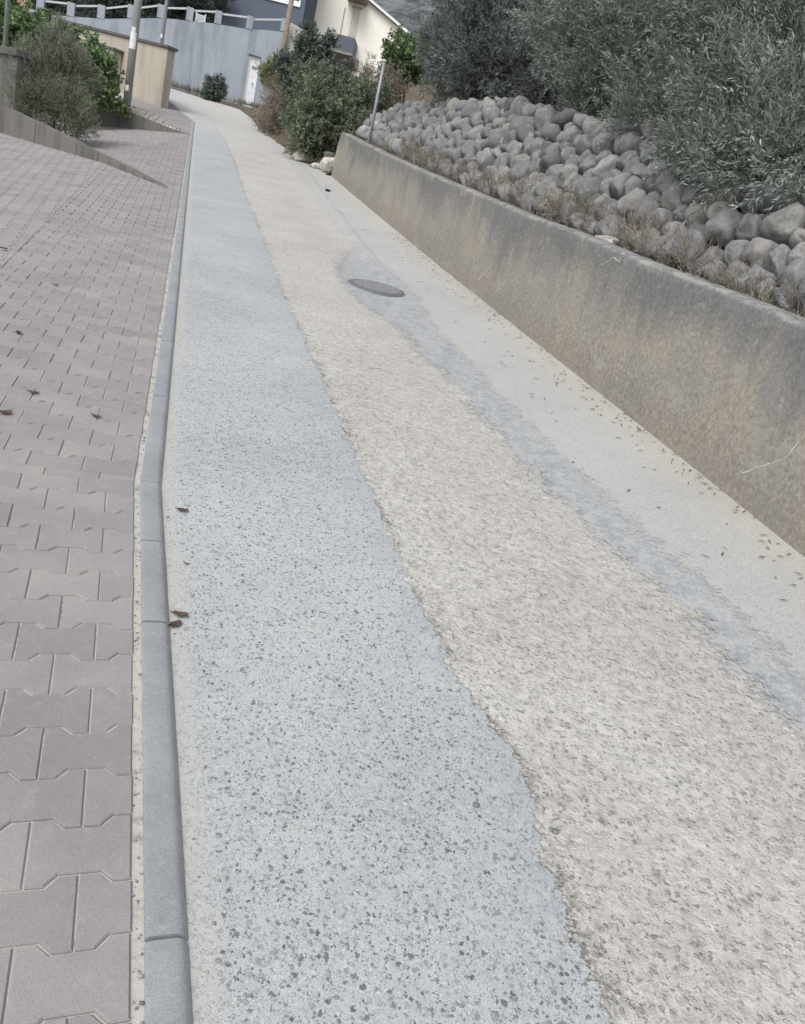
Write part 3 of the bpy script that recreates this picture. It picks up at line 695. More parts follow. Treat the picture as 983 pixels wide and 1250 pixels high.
# ------------------------------------------------------------------ foliage
def leaf_cloud(blobs, leaf, twig_len, per_twig, clump_r, up_bias, seed, density, inner=.25, droop=0.0, spread=.75, fold=.0):
    """leaves on short twigs, twigs gathered in clumps spread through the blobs' volume.
    blobs: (centre, (rx, ry, rz)); leaf: (length, width); density: twigs per m2 of blob surface"""
    r = np.random.default_rng(seed); allv, allr = [], []
    for (c, rad) in blobs:
        c = np.array(c, float); rad = np.array(rad if hasattr(rad, '__len__') else (rad,)*3, float)
        area = 4*math.pi*(((rad[0]*rad[1])**1.6+(rad[0]*rad[2])**1.6+(rad[1]*rad[2])**1.6)/3)**(1/1.6)
        nt = max(4, int(area*density)); ncl = max(3, int(area/(clump_r*clump_r*2.4)))
        cd = r.normal(size=(ncl, 3)); cd /= np.linalg.norm(cd, axis=1)[:, None]
        cr = np.where(r.random(ncl) < inner, r.uniform(.35, .8, ncl), r.uniform(.78, 1.12, ncl))
        cc = cd*cr[:, None]*rad; crand = r.normal(0, .16, ncl)
        k = r.integers(0, ncl, nt)
        base = cc[k]+r.normal(0, clump_r*.5, (nt, 3))
        out = base/rad; out /= np.linalg.norm(out, axis=1)[:, None]+1e-6
        dirn = out+r.normal(0, .45, (nt, 3)); dirn[:, 2] += up_bias-droop; dirn /= np.linalg.norm(dirn, axis=1)[:, None]
        side = np.cross(dirn, r.normal(size=(nt, 3))); side /= np.linalg.norm(side, axis=1)[:, None]; third = np.cross(dirn, side)
        L = twig_len*r.uniform(.6, 1.25, nt); trnd = crand[k]+r.normal(0, .08, nt)
        for j in range(per_twig):
            t = (j+.5)/per_twig; ang = r.uniform(0, 2*math.pi, nt) if j % 2 == 0 else ang+math.pi
            lat = np.cos(ang)[:, None]*side+np.sin(ang)[:, None]*third
            ld = dirn*(1-spread+.25)+lat*spread; ld[:, 2] -= droop*.3; ld /= np.linalg.norm(ld, axis=1)[:, None]
            p0 = c+base+dirn*(L*(t-.3))[:, None]
            ll = leaf[0]*r.uniform(.7, 1.2, nt); lw = leaf[1]*r.uniform(.8, 1.2, nt)
            wd = np.cross(ld, dirn+r.normal(0, .5, (nt, 3))); wd /= np.linalg.norm(wd, axis=1)[:, None]+1e-6
            mid = p0+ld*(ll*.5)[:, None]
            q = np.stack([p0, mid+wd*(lw*.5)[:, None], p0+ld*ll[:, None], mid-wd*(lw*.5)[:, None]], 1)
            allv.append(q.reshape(-1, 3)); allr.append(np.repeat(np.clip(.45+trnd+r.normal(0, .15, nt), 0, 1), 4))
    v = np.concatenate(allv); n = len(v)//4
    return v, np.arange(n*4).reshape(n, 4), np.concatenate(allr)
def foliage(name, mat, root, *a, **k):
    v, q, r = leaf_cloud(*a, **k); me = fast_mesh(name, v, quads=q); attr(me, 'rnd', r)
    return child(name, me, mat, root)
def limb(mb, a, b, r0, r1, seed, n=7, wob=.08, sides=8):
    r = np.random.default_rng(seed); a, b = np.array(a, float), np.array(b, float); L = np.linalg.norm(b-a)
    pts = [a+(b-a)*t+(r.normal(0, wob*L*.25, 3) if 0 < t < 1 else 0) for t in np.linspace(0, 1, n)]
    mb.tube(pts, list(np.linspace(r0, r1, n)), sides)
m_olive = leaf_material('olive_leaf', (.165, .19, .16), (.29, .315, .29), .35, .65, .2)
m_olive_d = leaf_material('olive_leaf_dark', (.13, .15, .14), (.23, .25, .24), .35, .65, .2)  # darker leaf tone of the dense far olive
m_green = leaf_material('bush_leaf', (.155, .185, .12), (.20, .225, .16), .45)
m_dgreen = leaf_material('dark_bush_leaf', (.10, .125, .105), (.14, .165, .135), .4)
m_ivy = leaf_material('ivy_leaf', (.12, .185, .075), (.17, .22, .12), .5, .45)
m_gshrub = leaf_material('grey_shrub_leaf', (.165, .185, .125), (.225, .235, .18), .55)
m_brown = leaf_material('dead_twig', (.235, .205, .165), (.27, .235, .195), .35, .8, .1)
m_yellow = leaf_material('yellow_green_leaf', (.20, .22, .09), (.24, .25, .13), .4)
m_grass = leaf_material('dry_grass', (.30, .27, .205), (.30, .27, .205), .4, .8, .1)
m_ggrass = leaf_material('green_weed', (.16, .17, .115), (.18, .185, .13), .4, .8, .1)
m_conifer = leaf_material('dark_tree_leaf', (.05, .068, .055), (.075, .09, .075), .4)

def olive(label, base, crowns, trunk_r, mat, seed, dens, leaf=(.062, .0125)):
    root = thing('olive_tree', label, 'tree', base)
    mb = MB(); top = np.mean([np.array(c) for c, _ in crowns], 0); fork = np.array(base)+(top-np.array(base))*.35
    limb(mb, base-np.array([0, 0, .3]), fork, trunk_r, trunk_r*.7, seed, 8, .15, 12)
    for i, (c, rad) in enumerate(crowns):
        limb(mb, fork, np.array(c), trunk_r*.42, .02, seed+i+1, 9, .12)
        rr = np.random.default_rng(seed+50+i)
        for k in range(5):
            d = rr.normal(size=3); d /= np.linalg.norm(d); limb(mb, np.array(c)*.6+fork*.4, np.array(c)+d*np.array(rad)*.85, .018, .004, seed+i*7+k, 7, .1, 6)
    child('trunk', mb.mesh('trunk', True), m_bark, root)
    foliage('crown', mat, root, crowns, leaf, .24, 14, .22, .45, seed, dens*1.15, inner=.35, spread=.55)
    return root
def bl(px, py, Y, r): p = at(px, py, Y); return (p, r if hasattr(r, '__len__') else (r, r, r))
hz = lambda u, w: P(u, float(wallf(u))+w, float(hill_h(u, w)))
olive('dark dense olive tree behind the far half of stone bank', hz(15.6, 2.6),
      [bl(568, 60, 17.5, (.85, .95, 1.0)), bl(590, -10, 17.8, 1.1), bl(610, 70, 17, (1.1, 1, .95)), bl(660, 85, 16.5, .85), bl(650, 10, 17.5, 1.2), bl(620, -60, 18, 1.3), bl(700, -40, 17.5, 1.3), bl(690, 70, 17.8, 1.0), bl(552, 112, 17.6, .38), bl(720, 30, 18.5, 1.4)], .16, m_olive_d, 21, 95, (.075, .017))
olive('silvery olive tree drooping over middle of the stone bank', hz(9.5, 2.3),
      [bl(720, 60, 12.3, .55), bl(770, 60, 11.6, .8), bl(800, 110, 10.8, .6), bl(745, 115, 11.8, .5), bl(840, 40, 10.8, .8), bl(780, -40, 11.8, .9), bl(870, -30, 10.8, .9), bl(835, 150, 8.7, .36), bl(725, 122, 11.6, .35), bl(790, 140, 9.6, .32), bl(845, 185, 7.9, .22), bl(700, 10, 12.8, .7)], .13, m_olive, 31, 190)
olive('nearest olive tree hanging over the right end of stone bank', hz(6.6, 2.2),
      [bl(920, 130, 7.7, .55), bl(880, 165, 7.8, .38), bl(960, 165, 7.0, .42), bl(975, 90, 7.6, .6), bl(910, 60, 8.6, .7), bl(990, 194, 6.4, .22), bl(945, 196, 6.6, .22), bl(905, 200, 7.0, .26), bl(1030, 140, 7.0, .6), bl(960, 0, 8.5, .85), bl(900, -20, 9, .8), bl(1040, 40, 8, .8), bl(868, 188, 7.4, .22)], .12, m_olive, 41, 230)
# thicket that closes the view behind the olives
def thicket():
    root = thing('evergreen_thicket', 'dark evergreen thicket filling the slope behind the olive trees', 'thicket', hz(14, 6))
    root['kind'] = 'stuff'
    b = [bl(x, y, Y, r) for x, y, Y, r in [(620, 30, 22, 1.7), (700, 40, 19, 1.5), (760, 100, 15, 1.0), (800, 0, 16, 1.6), (700, -60, 20, 2), (860, 90, 13, 1.1), (900, 0, 14, 1.6), (940, 150, 11.5, .9), (990, 60, 12, 1.3), (1010, 180, 10.5, .9), (1060, 80, 11, 1.3), (580, 70, 22, 1.2), (660, 95, 19.5, .9), (840, 160, 12.4, .6), (880, 200, 10.8, .5), (970, 230, 9.6, .5)]]
    foliage('leaves', m_conifer, root, b, (.09, .03), .28, 10, .28, .3, 77, 60, inner=.55)
thicket()

def bush(name, label, base, blobs, mat, leaf, dens, seed, twig=.16, per=9, clump=.12, up=.4, inner=.35, stems=5, cat='bush', spread=.7, droop=0, group=None):
    root = thing(name, label, cat, base, group); mb = MB(); r = np.random.default_rng(seed); blobs = list(blobs)
    for c, rad in list(blobs):                       # stray upright shoots that break the outline
        for k in range(3):
            d = np.append(r.normal(0, .6, 2), r.uniform(.4, 1.0)); q = np.array(rad)*.95; w = r.uniform(.10, .18)*float(np.mean(rad))/.5; blobs.append((np.array(c)+d*q, (w, w, w*r.uniform(1.4, 2.6))))
    for k in range(stems):
        c, rad = blobs[k % len(blobs)]; limb(mb, np.array(base)+np.append(r.normal(0, .06, 2), -.08), np.array(c)+r.normal(0, .3, 3)*np.array(rad), .018, .005, seed+k, 6, .12, 6)
    child('stems', mb.mesh('stems', True), m_bark, root)
    foliage('leaves', mat, root, blobs, leaf, twig, per, clump, up, seed, dens, inner=inner, spread=spread, droop=droop)
    return root
# right side, at the end of the concrete wall
bush('bush', 'dense green bush on the verge at the far end of concrete wall', ground(385, 195), [bl(395, 155, 22.6, .72), bl(430, 140, 22.8, .62), bl(375, 175, 22.6, .42), bl(388, 112, 23.2, .55), bl(440, 165, 22.2, .42), bl(424, 122, 23.6, .45), bl(365, 140, 23.2, .45), bl(455, 128, 23.4, .42), bl(450, 155, 22.4, .4)], m_green, (.07, .034), 170, 61, clump=.16)
bush('bush', 'dark upright bush with pointed tips below the cream house', at(372, 150, 25.5), [bl(378, 88, 25.2, (.45, .45, .55)), bl(360, 100, 25.4, .4), bl(374, 55, 25.3, (.2, .2, .42)), bl(400, 62, 25.2, (.13, .13, .42)), bl(404, 95, 25, .36), bl(350, 85, 25.5, .3), bl(385, 70, 25.4, .3)], m_dgreen, (.09, .04), 170, 62, up=.9, clump=.14)
bush('bush', 'brown half dead bush beside the grey wall door', at(330, 160, 28.5), [bl(338, 118, 28.4, .45), bl(330, 145, 28, .4), bl(345, 145, 27.6, .42), bl(352, 118, 28, .4)], m_brown, (.07, .016), 190, 63, twig=.22, per=8, up=.6, clump=.14)
bush('bush', 'small yellow green bush at the foot of leaning wooden pole', at(340, 100, 30), [bl(338, 86, 30, (.5, .4, .32)), bl(330, 95, 30.5, .3)], m_yellow, (.08, .04), 170, 64)
bush('bush', 'small round dark shrub growing against the grey wall', ground(262, 124), [bl(264, 110, 34.6, (.36, .36, .34)), bl(270, 103, 34.6, .2), bl(256, 117, 34.5, .24)], m_dgreen, (.08, .04), 200, 65)
bush('bush', 'light green bush behind the galvanised pole below the house gable', at(490, 120, 25), [bl(490, 72, 25, (.45, .4, .42)), bl(508, 62, 25.5, (.4, .4, .38)), bl(478, 88, 25, .33), bl(505, 85, 25, .35), bl(483, 55, 25.5, (.12, .12, .3))], m_ivy, (.085, .045), 150, 66, up=.7)
bush('bush', 'dry olive brown scrub right of the dense bush', at(455, 150, 23.5), [bl(452, 115, 24, .5), bl(462, 135, 23.4, .4), bl(478, 105, 24.4, .42), bl(470, 122, 23.8, .4)], m_brown, (.06, .018), 170, 67, up=.6)
# left side
bush('shrub', 'grey green feathery shrub on the first terrace wall', at(70, 158, 15.2), [bl(60, 100, 15.4, (.62, .5, .62)), bl(45, 125, 15.1, (.45, .4, .42)), bl(85, 135, 15.0, (.38, .35, .33)), bl(70, 70, 15.8, (.45, .4, .4)), bl(100, 152, 14.9, (.24, .2, .2)), bl(28, 95, 15.5, (.3, .3, .45)), bl(90, 95, 15.7, (.38, .35, .4))], m_gshrub, (.05, .0075), 560, 71, twig=.2, per=12, up=.75, clump=.1, inner=.4, cat='shrub', spread=.45)
def ivy():
    root = thing('ivy_hedge', 'bright green ivy hedge spilling over the second terrace wall', 'hedge', at(60, 130, 22))
    b = [bl(x, y, Y, r) for x, y, Y, r in [(110, 90, 22.6, (.62, .5, .6)), (90, 65, 23, (.7, .6, .5)), (122, 110, 22.4, (.35, .3, .35)), (60, 55, 22.6, (.7, .6, .6)), (30, 50, 22, (.8, .6, .7)), (5, 45, 21.5, (.8, .6, .8)), (75, 95, 22.4, (.7, .5, .6)), (20, 85, 22, (.8, .5, .7)), (-25, 60, 21, (.8, .6, .9)), (130, 124, 22.6, (.25, .2, .14)), (145, 130, 22.9, (.2, .2, .08)), (112, 121, 22.9, (.35, .2, .16)), (8, 22, 22.4, .5), (-20, 20, 22, .7)]]
    foliage('leaves', m_ivy, root, b, (.10, .075), .16, 7, .16, .15, 81, 105, inner=.35, droop=.3)
    mb = MB()
    for k in range(6): limb(mb, at(20+k*18, 135, 22.8), at(20+k*18, 75, 22.8), .025, .01, 90+k, 7, .15, 6)
    child('stems', mb.mesh('stems', True), m_bark, root)
ivy()
# trees over the grey wall
def tree(name, label, base, blobs, mat, leaf, dens, seed, tr=.15):
    root = thing(name, label, 'tree', base); mb = MB(); c0 = np.array(blobs[0][0]); base = np.array(base, float)
    limb(mb, base, base+(c0-base)*.7, tr, tr*.6, seed, 8, .08, 10)
    for i, (c, rd) in enumerate(blobs): limb(mb, base+(c0-base)*.6, c, tr*.35, .02, seed+i, 7, .12)
    child('trunk', mb.mesh('trunk', True), m_bark, root)
    foliage('crown', mat, root, blobs, leaf, .3, 9, .3, .2, seed, dens, inner=.45)
tree('dark_tree', 'dark tree with low trunk standing behind the concrete lamp pole', at(138, 36, 38.0), [bl(150, 0, 38.2, 1.3), bl(165, 25, 38, (.8, .6, .6)), bl(130, 8, 38.5, 1.0), bl(180, 5, 38.5, 1.0), bl(150, -40, 39, 1.6), bl(110, -10, 40, 1.3)], m_conifer, (.13, .05), 45, 101)
tree('dark_tree', 'dark green tree above railings left of slate blue house', at(230, 30, 44), [bl(215, 2, 43.5, 1.3), bl(245, -5, 44, 1.3), bl(205, 15, 43, .7), bl(255, 8, 45, .8), bl(190, -20, 43, 1.3), bl(230, 16, 44, .7)], m_conifer, (.13, .05), 45, 102)
tree('dark_tree', 'dark tree above the railing near the top left corner', at(70, 30, 42), [bl(60, -5, 42, 1.1), bl(85, -8, 42, 1.2), bl(100, 8, 42, .6), bl(50, 8, 43, .5), bl(110, -25, 43, 1.5)], m_conifer, (.13, .05), 45, 103)

# ------------------------------------------------------------------ left terrace walls, pillar, tan wall
def block_wall(label, Cuv, s_end, top_fn, n_blocks, thick, mat):
    A = np.array(xy(*Cuv)); root = thing('terrace_wall', label, 'wall', (A[0], A[1], float(pave_z(*Cuv))))
    mb, cp = MB(), MB(); ed = np.linspace(.15, s_end, n_blocks+1)+np.append(np.append(0, np.random.default_rng(n_blocks).normal(0, .03, n_blocks-1)), 0)
    nn = np.array([-WD[1], WD[0]])
    for i, (a, b) in enumerate(zip(ed[:-1], ed[1:])):
        a2 = a+.007; za, zb = float(top_fn(a)), float(top_fn(b))
        pa = A+WD*a; pb = A+WD*b; ga = float(pave_z(*uv(*pa)))-.4; gb = float(pave_z(*uv(*pb)))-.4
        jt = random.uniform(-.006, .006)
        mb.slab(A, WD, a2, b-.007, ga, gb, za-.002, zb-.002, jt-.0, -thick+.02)
        cp.slab(A, WD, a2-.006, b-.001, ga, gb, za-.03, zb-.03, -.03, -thick)
    child('block_face', mb.mesh('block_face', bevel=.006), mat, root); child('core', cp.mesh('core'), m_cap, root)
A1 = np.array(xy(*C1)); A2 = np.array(xy(*C2))
t1 = lambda s: np.interp(s, [0, .26, 1.21, 2.16, 3.6, 5.27, 9], [.015, .06, .21, .34, .55, .76, 1.2])
t2 = lambda s: np.interp(s, [0, .3, .89, 2.8, 5.31, 9], [1.54, 1.57, 1.60, 1.83, 2.03, 2.3])
block_wall('low wedge wall of grey blocks in front of feathery shrub', C1, 8.5, t1, 13, .17, m_block)
block_wall('grey block wall under ivy beside the concrete lamp pole', C2, 8.0, t2, 17, .2, m_block)
# planting soil behind both walls, dry orange litter on it
def soil_bed(name, A, tf, s0, s1, d, mat):
    nn = np.array([UX, UY]); rows = []
    for s in np.linspace(s0, s1, 40):
        r_ = []
        ds = d*min(1, .25+max(0, s-s0)*.4)
        for t in np.linspace(.15, ds, 14):
            p = A+WD*s+nn*t; g = float(pave_z(*uv(p[0], p[1]))); zt = float(tf(s))-.03; k = min(1, max(0, (t-.15)/(ds-.15)))
            zt = zt+(g-.03-zt)*k**2
            r_.append((p[0], p[1], zt+.03*mnoise.noise(Vector((p[0]*2, p[1]*2, 0)))))
        rows.append(r_)
    o = obj(name, grid_mesh(name, np.array(rows)), mat); o['kind'] = 'structure'
m_litter = sand_material('leaf_litter_soil', (.27, .19, .12), (.38, .30, .21), (.13, .09, .06))
soil_bed('planting_bed', A1, t1, 1.5, 8.5, 1.6, m_litter); soil_bed('upper_planting_bed', A2, t2, 3.2, 8.0, 2.6, m_soil)
# light stone setts round the lamp pole
def setts():
    mb = MB(); r = np.random.default_rng(5); A = np.array(xy(*C2)); nn = np.array([UX, UY])
    for i in range(8):
        for j in range(6):
            s, t = 1.5+i*.3+r.normal(0, .02), .24+j*.28+r.normal(0, .02)
            if t < .25: t = .25
            z = float(gz(*uv(*(A+WD*s+nn*t))))+r.normal(0, .006)
            q = [A+WD*(s+a*r.uniform(.11, .145))+nn*(t+b*r.uniform(.10, .135)) for a, b in ((-1, -1), (1, -1), (1, 1), (-1, 1))]
            mb.box8([(p[0], p[1], z-.1) for p in q]+[(p[0], p[1], z+.02) for p in q])
    o = obj('stone_paving', mb.mesh('stone_paving'), plain('pale_setts', (.33, .31, .275), .9, .2, 5)); o['kind'] = 'structure'
setts()
def stone_pillar():
    A = A1-np.array([-WD[1], WD[0]])*.28; q = onv(19, 100, A, WD); s0 = (q[:2]-A)@WD; zt = onv(10, 62, A, WD)[2]
    root = thing('gate_pillar', 'short rendered wall end with dark coping at left edge', 'wall', q); mb = MB()
    mb.slab(A, WD, s0, s0+2.4, -.6, -.6, zt-.08, zt-.02, 0, -.35); child('wall_body', mb.mesh('wall_body', bevel=.01), m_block, root)
    mb = MB(); mb.slab(A, WD, s0-.05, s0+2.5, zt-.077, zt-.017, zt+.05, zt+.11, .05, -.4); child('coping', mb.mesh('coping', bevel=.02), m_cap, root)
stone_pillar()
def tan_wall():
    T = ground(196, 132)[:2]; root = thing('garden_wall', 'tan rendered garden wall with dark coping behind the lamp pole', 'wall', (*T, 2.4))
    top = lambda s: 4.15+.085*s; mb, cp = MB(), MB()
    mb.slab(T, WD, 0, 12, 1.2, 1.2, top(0), top(12), 0, -.28)
    back = np.array([-.19, .98]); back = back/np.linalg.norm(back); T2 = T+WD*.0-np.array([-WD[1], WD[0]])*.0
    # return of the wall running away from the street corner
    n = np.array([WD[1], -WD[0]]); nb = unit((-.50, .866)); mb2 = MB(); mb2.slab(T+WD*.02+n*.283, nb, 0, 3.2, 1.5, 2.2, top(0)-.002, top(0)+.25, 0.002, .25)
    child('wall_body', mb.mesh('wall_body', bevel=.012), m_tan, root); child('wall_return', mb2.mesh('wall_return', bevel=.012), m_tan, root)
    cp.slab(T, WD, -.07, 12, top(0)+.002, top(12)+.002, top(0)+.085, top(12)+.085, .06, -.34); child('coping', cp.mesh('coping', bevel=.012), m_cap, root)
    # lower gate pier with its own coping
    A = T-n*.35; q0 = onv(140, 60, A, WD); q1 = onv(102, 46, A, WD); s0, s1 = (q0[:2]-A)@WD, (q1[:2]-A)@WD
    mb = MB(); mb.slab(A, WD, s0+.06, s1+2, 1.4, 1.4, q0[2]-.04, q1[2]+.02, 0, -.32); child('low_pier', mb.mesh('low_pier', bevel=.012), m_tan, root)
    mb = MB(); mb.slab(A, WD, s0-.02, s1+2, q0[2]-.037, q1[2]+.023, q0[2]+.04, q1[2]+.10, .05, -.345); child('pier_coping', mb.mesh('pier_coping', bevel=.012), m_cap, root)
tan_wall()

# ------------------------------------------------------------------ tall grey wall with railing and door
GA = P(38.9, 1.9); GD = np.array(xy(0, -1.0)); GD = GD/np.linalg.norm(GD)     # runs left
def gs(px, py=40): q = onv(px, py, GA, GD); return float((q[:2]-GA[:2])@GD), float(q[2])
def grey_wall():
    root = thing('boundary_wall', 'tall grey blue rendered wall with railing, closing the top of road', 'wall', (GA[0], GA[1], 4.4))
    tops = [gs(343, 37.6), gs(302, 35.6), gs(261, 28.5), gs(200, 22), gs(126, 23), gs(62, 18)]
    ss = [t[0] for t in tops]; zs = [t[1] for t in tops]; top = lambda s: float(np.interp(s, ss, zs))
    s0 = gs(347)[0]; d0, d1 = gs(304, 70)[0]-.02, gs(318, 70)[0]; d0, d1 = max(d0, d1), min(d0, d1)
    dz1 = gs(311, 69.5)[1]
    mb = MB(); cuts = [s0, d1]+[x for x in ss if x > d0+.05]+[16]; cuts = sorted(set(cuts+[d0]))
    for a, b in zip(cuts[:-1], cuts[1:]):
        z0 = dz1 if abs(a-d1) < 1e-6 else 3.0
        mb.slab(GA, GD, a, b, z0, z0, top(a), top(b), 0, -.25)
    child('wall_body', mb.mesh('wall_body'), m_grey, root)
    # door, set back in its opening
    zb = 3.9; mb = MB(); mb.slab(GA, GD, d1+.03, d0-.03, zb, zb, dz1-.05, dz1-.05, -.07, -.12); dr = child('door', mb.mesh('door', bevel=.004), m_white, root)
    mb = MB()
    for a, b, z0, z1 in ((d1+.001, d1+.05, zb, dz1-.001), (d0-.05, d0-.001, zb, dz1-.001), (d1+.052, d0-.052, dz1-.055, dz1-.002)): mb.slab(GA, GD, a, b, z0, z0, z1, z1, -.03, -.066)
    for zc in (dz1-.5, dz1-1.15, dz1-1.8): mb.slab(GA, GD, d1+.12, d0-.12, zc-.25, zc-.25, zc+.25, zc+.25, -.062, -.069)
    child('door_frame', mb.mesh('door_frame'), m_white, root)
    mb = MB(); mb.slab(GA, GD, d1-.02, d0+.05, dz1+.003, dz1+.003, dz1+.06, dz1+.06, .03, -.03); child('lintel', mb.mesh('lintel'), m_cap, root)
    q = gs(311.5, 82)
    mb = MB(); mb.slab(GA, GD, q[0]-.13, q[0]+.13, q[1]-.10, q[1]-.10, q[1]+.04, q[1]+.04, -.055, -.0615); child('door_plate', mb.mesh('door_plate'), m_metal, root)
    mb = MB(); mb.tube([(*(GA[:2]+GD*(d1+.16)+np.array([GD[1], -GD[0]])*0), dz1-1.1), (*(GA[:2]+GD*(d1+.16)), dz1-1.0)], .02, 8); child('door_handle', mb.mesh('door_handle'), m_metal, root)
    # posts and rails
    ps = [gs(x)[0] for x in (346, 303.5, 264, 229)]; st = ps[3]-ps[2]
    while ps[-1] < 13: ps.append(ps[-1]+st)
    for s in ps:
        w = .14; mb = MB(); z = top(s); mb.slab(GA, GD, s-w, s+w, z+.002, z+.002, z+.50, z+.50, .02, -.26); child('post', mb.mesh('post', bevel=.01), m_grey, root)
    m_rail = plain('dull_white_rail', (.52, .53, .55), .5, .08, 5, bump=0)
    for a, b in zip(ps[:-1], ps[1:]):
        mb = MB(); n = np.array([GD[1], -GD[0]])*.11
        mb.slab(GA, GD, a+.143, b-.143, top(a)+.40, top(b)+.40, top(a)+.47, top(b)+.47, -.08, -.14); child('rail', mb.mesh('rail'), m_rail, root)
    # low ledge behind (terrace slab) so the railing has a floor to stand over
    mb = MB(); mb.slab(GA, GD, s0, 16, 3.0, 3.0, 5.0, 5.0, -.25, -9); o = obj('terrace', mb.mesh('terrace'), m_polec); o['kind'] = 'structure'
    return top
gtop = grey_wall()
def back_panels():
    n = np.array([GD[1], -GD[0]])
    # white louvred shutter leaning behind the railing
    root = thing('shutter', 'white louvred shutter leaning behind the railing of grey wall', 'shutter', at(245, 20, 37.6)); A = GA[:2]+n*.5
    a, za = gs(250, 27)[0], gs(250, 30)[1]; b = gs(238, 20)[0]; zt = gs(243, 12)[1]
    mb = MB(); mb.slab(A, GD, a, a+.05, za-.6, za-.6, zt, zt, 0, -.05); mb.slab(A, GD, b-.05, b, za-.6, za-.6, zt, zt, 0, -.05); child('shutter_frame', mb.mesh('shutter_frame'), m_white, root)
    mb = MB(); k = za-.55
    while k < zt-.05: mb.slab(A, GD, a+.052, b-.052, k, k, k+.055, k+.055, -.005, -.03); k += .075
    child('louvres', mb.mesh('louvres'), m_white, root)
    # pale sloping sheet seen between two posts
    root = thing('sheet_roof', 'white sloping sheet behind the rail right of the shutter', 'panel', at(290, 32, 38.5)); A = GA[:2]+n*1.2
    s_a, z_a = gs(301, 34); s_b, z_b = gs(283, 29)
    mb = MB(); mb.slab(A, GD, s_a-.35, s_b+.1, z_a-.25, z_b-.02, z_a+.22, z_b+.10, -.0, -1.2); child('sheet', mb.mesh('sheet', bevel=.01), m_white, root)
    mb = MB(); mb.slab(A, GD, s_b+.102, s_b+.7, z_b-.35, z_b-.4, z_b+.04, z_b-.05, .0, -1.2); child('dark_edge', mb.mesh('dark_edge'), m_dark, root)
back_panels()
def pale_side_wall():
    A = at(349, 60, 38.2); B = at(374, 60, 37.0); D = unit((B-A)[:2]); L = np.linalg.norm((B-A)[:2])
    z0 = at(352, 26, 38.2)[2]; z1 = onv(371, 39, A, D)[2]
    root = thing('side_wall', 'pale grey garden wall with sloping top beside the wooden pole', 'wall', A); mb = MB()
    mb.slab(A, D, -.1, L*.9, 3.5, 3.5, z0, z1, 0, .2); mb.slab(A, D, L*.9+.001, L*1.6, 3.5, 3.5, z1, z1-.5, 0, .2); child('wall_body', mb.mesh('wall_body'), plaster_material('pale_grey_render', (.42, .42, .39), (.32, .32, .30), 1, .3), root)
pale_side_wall()

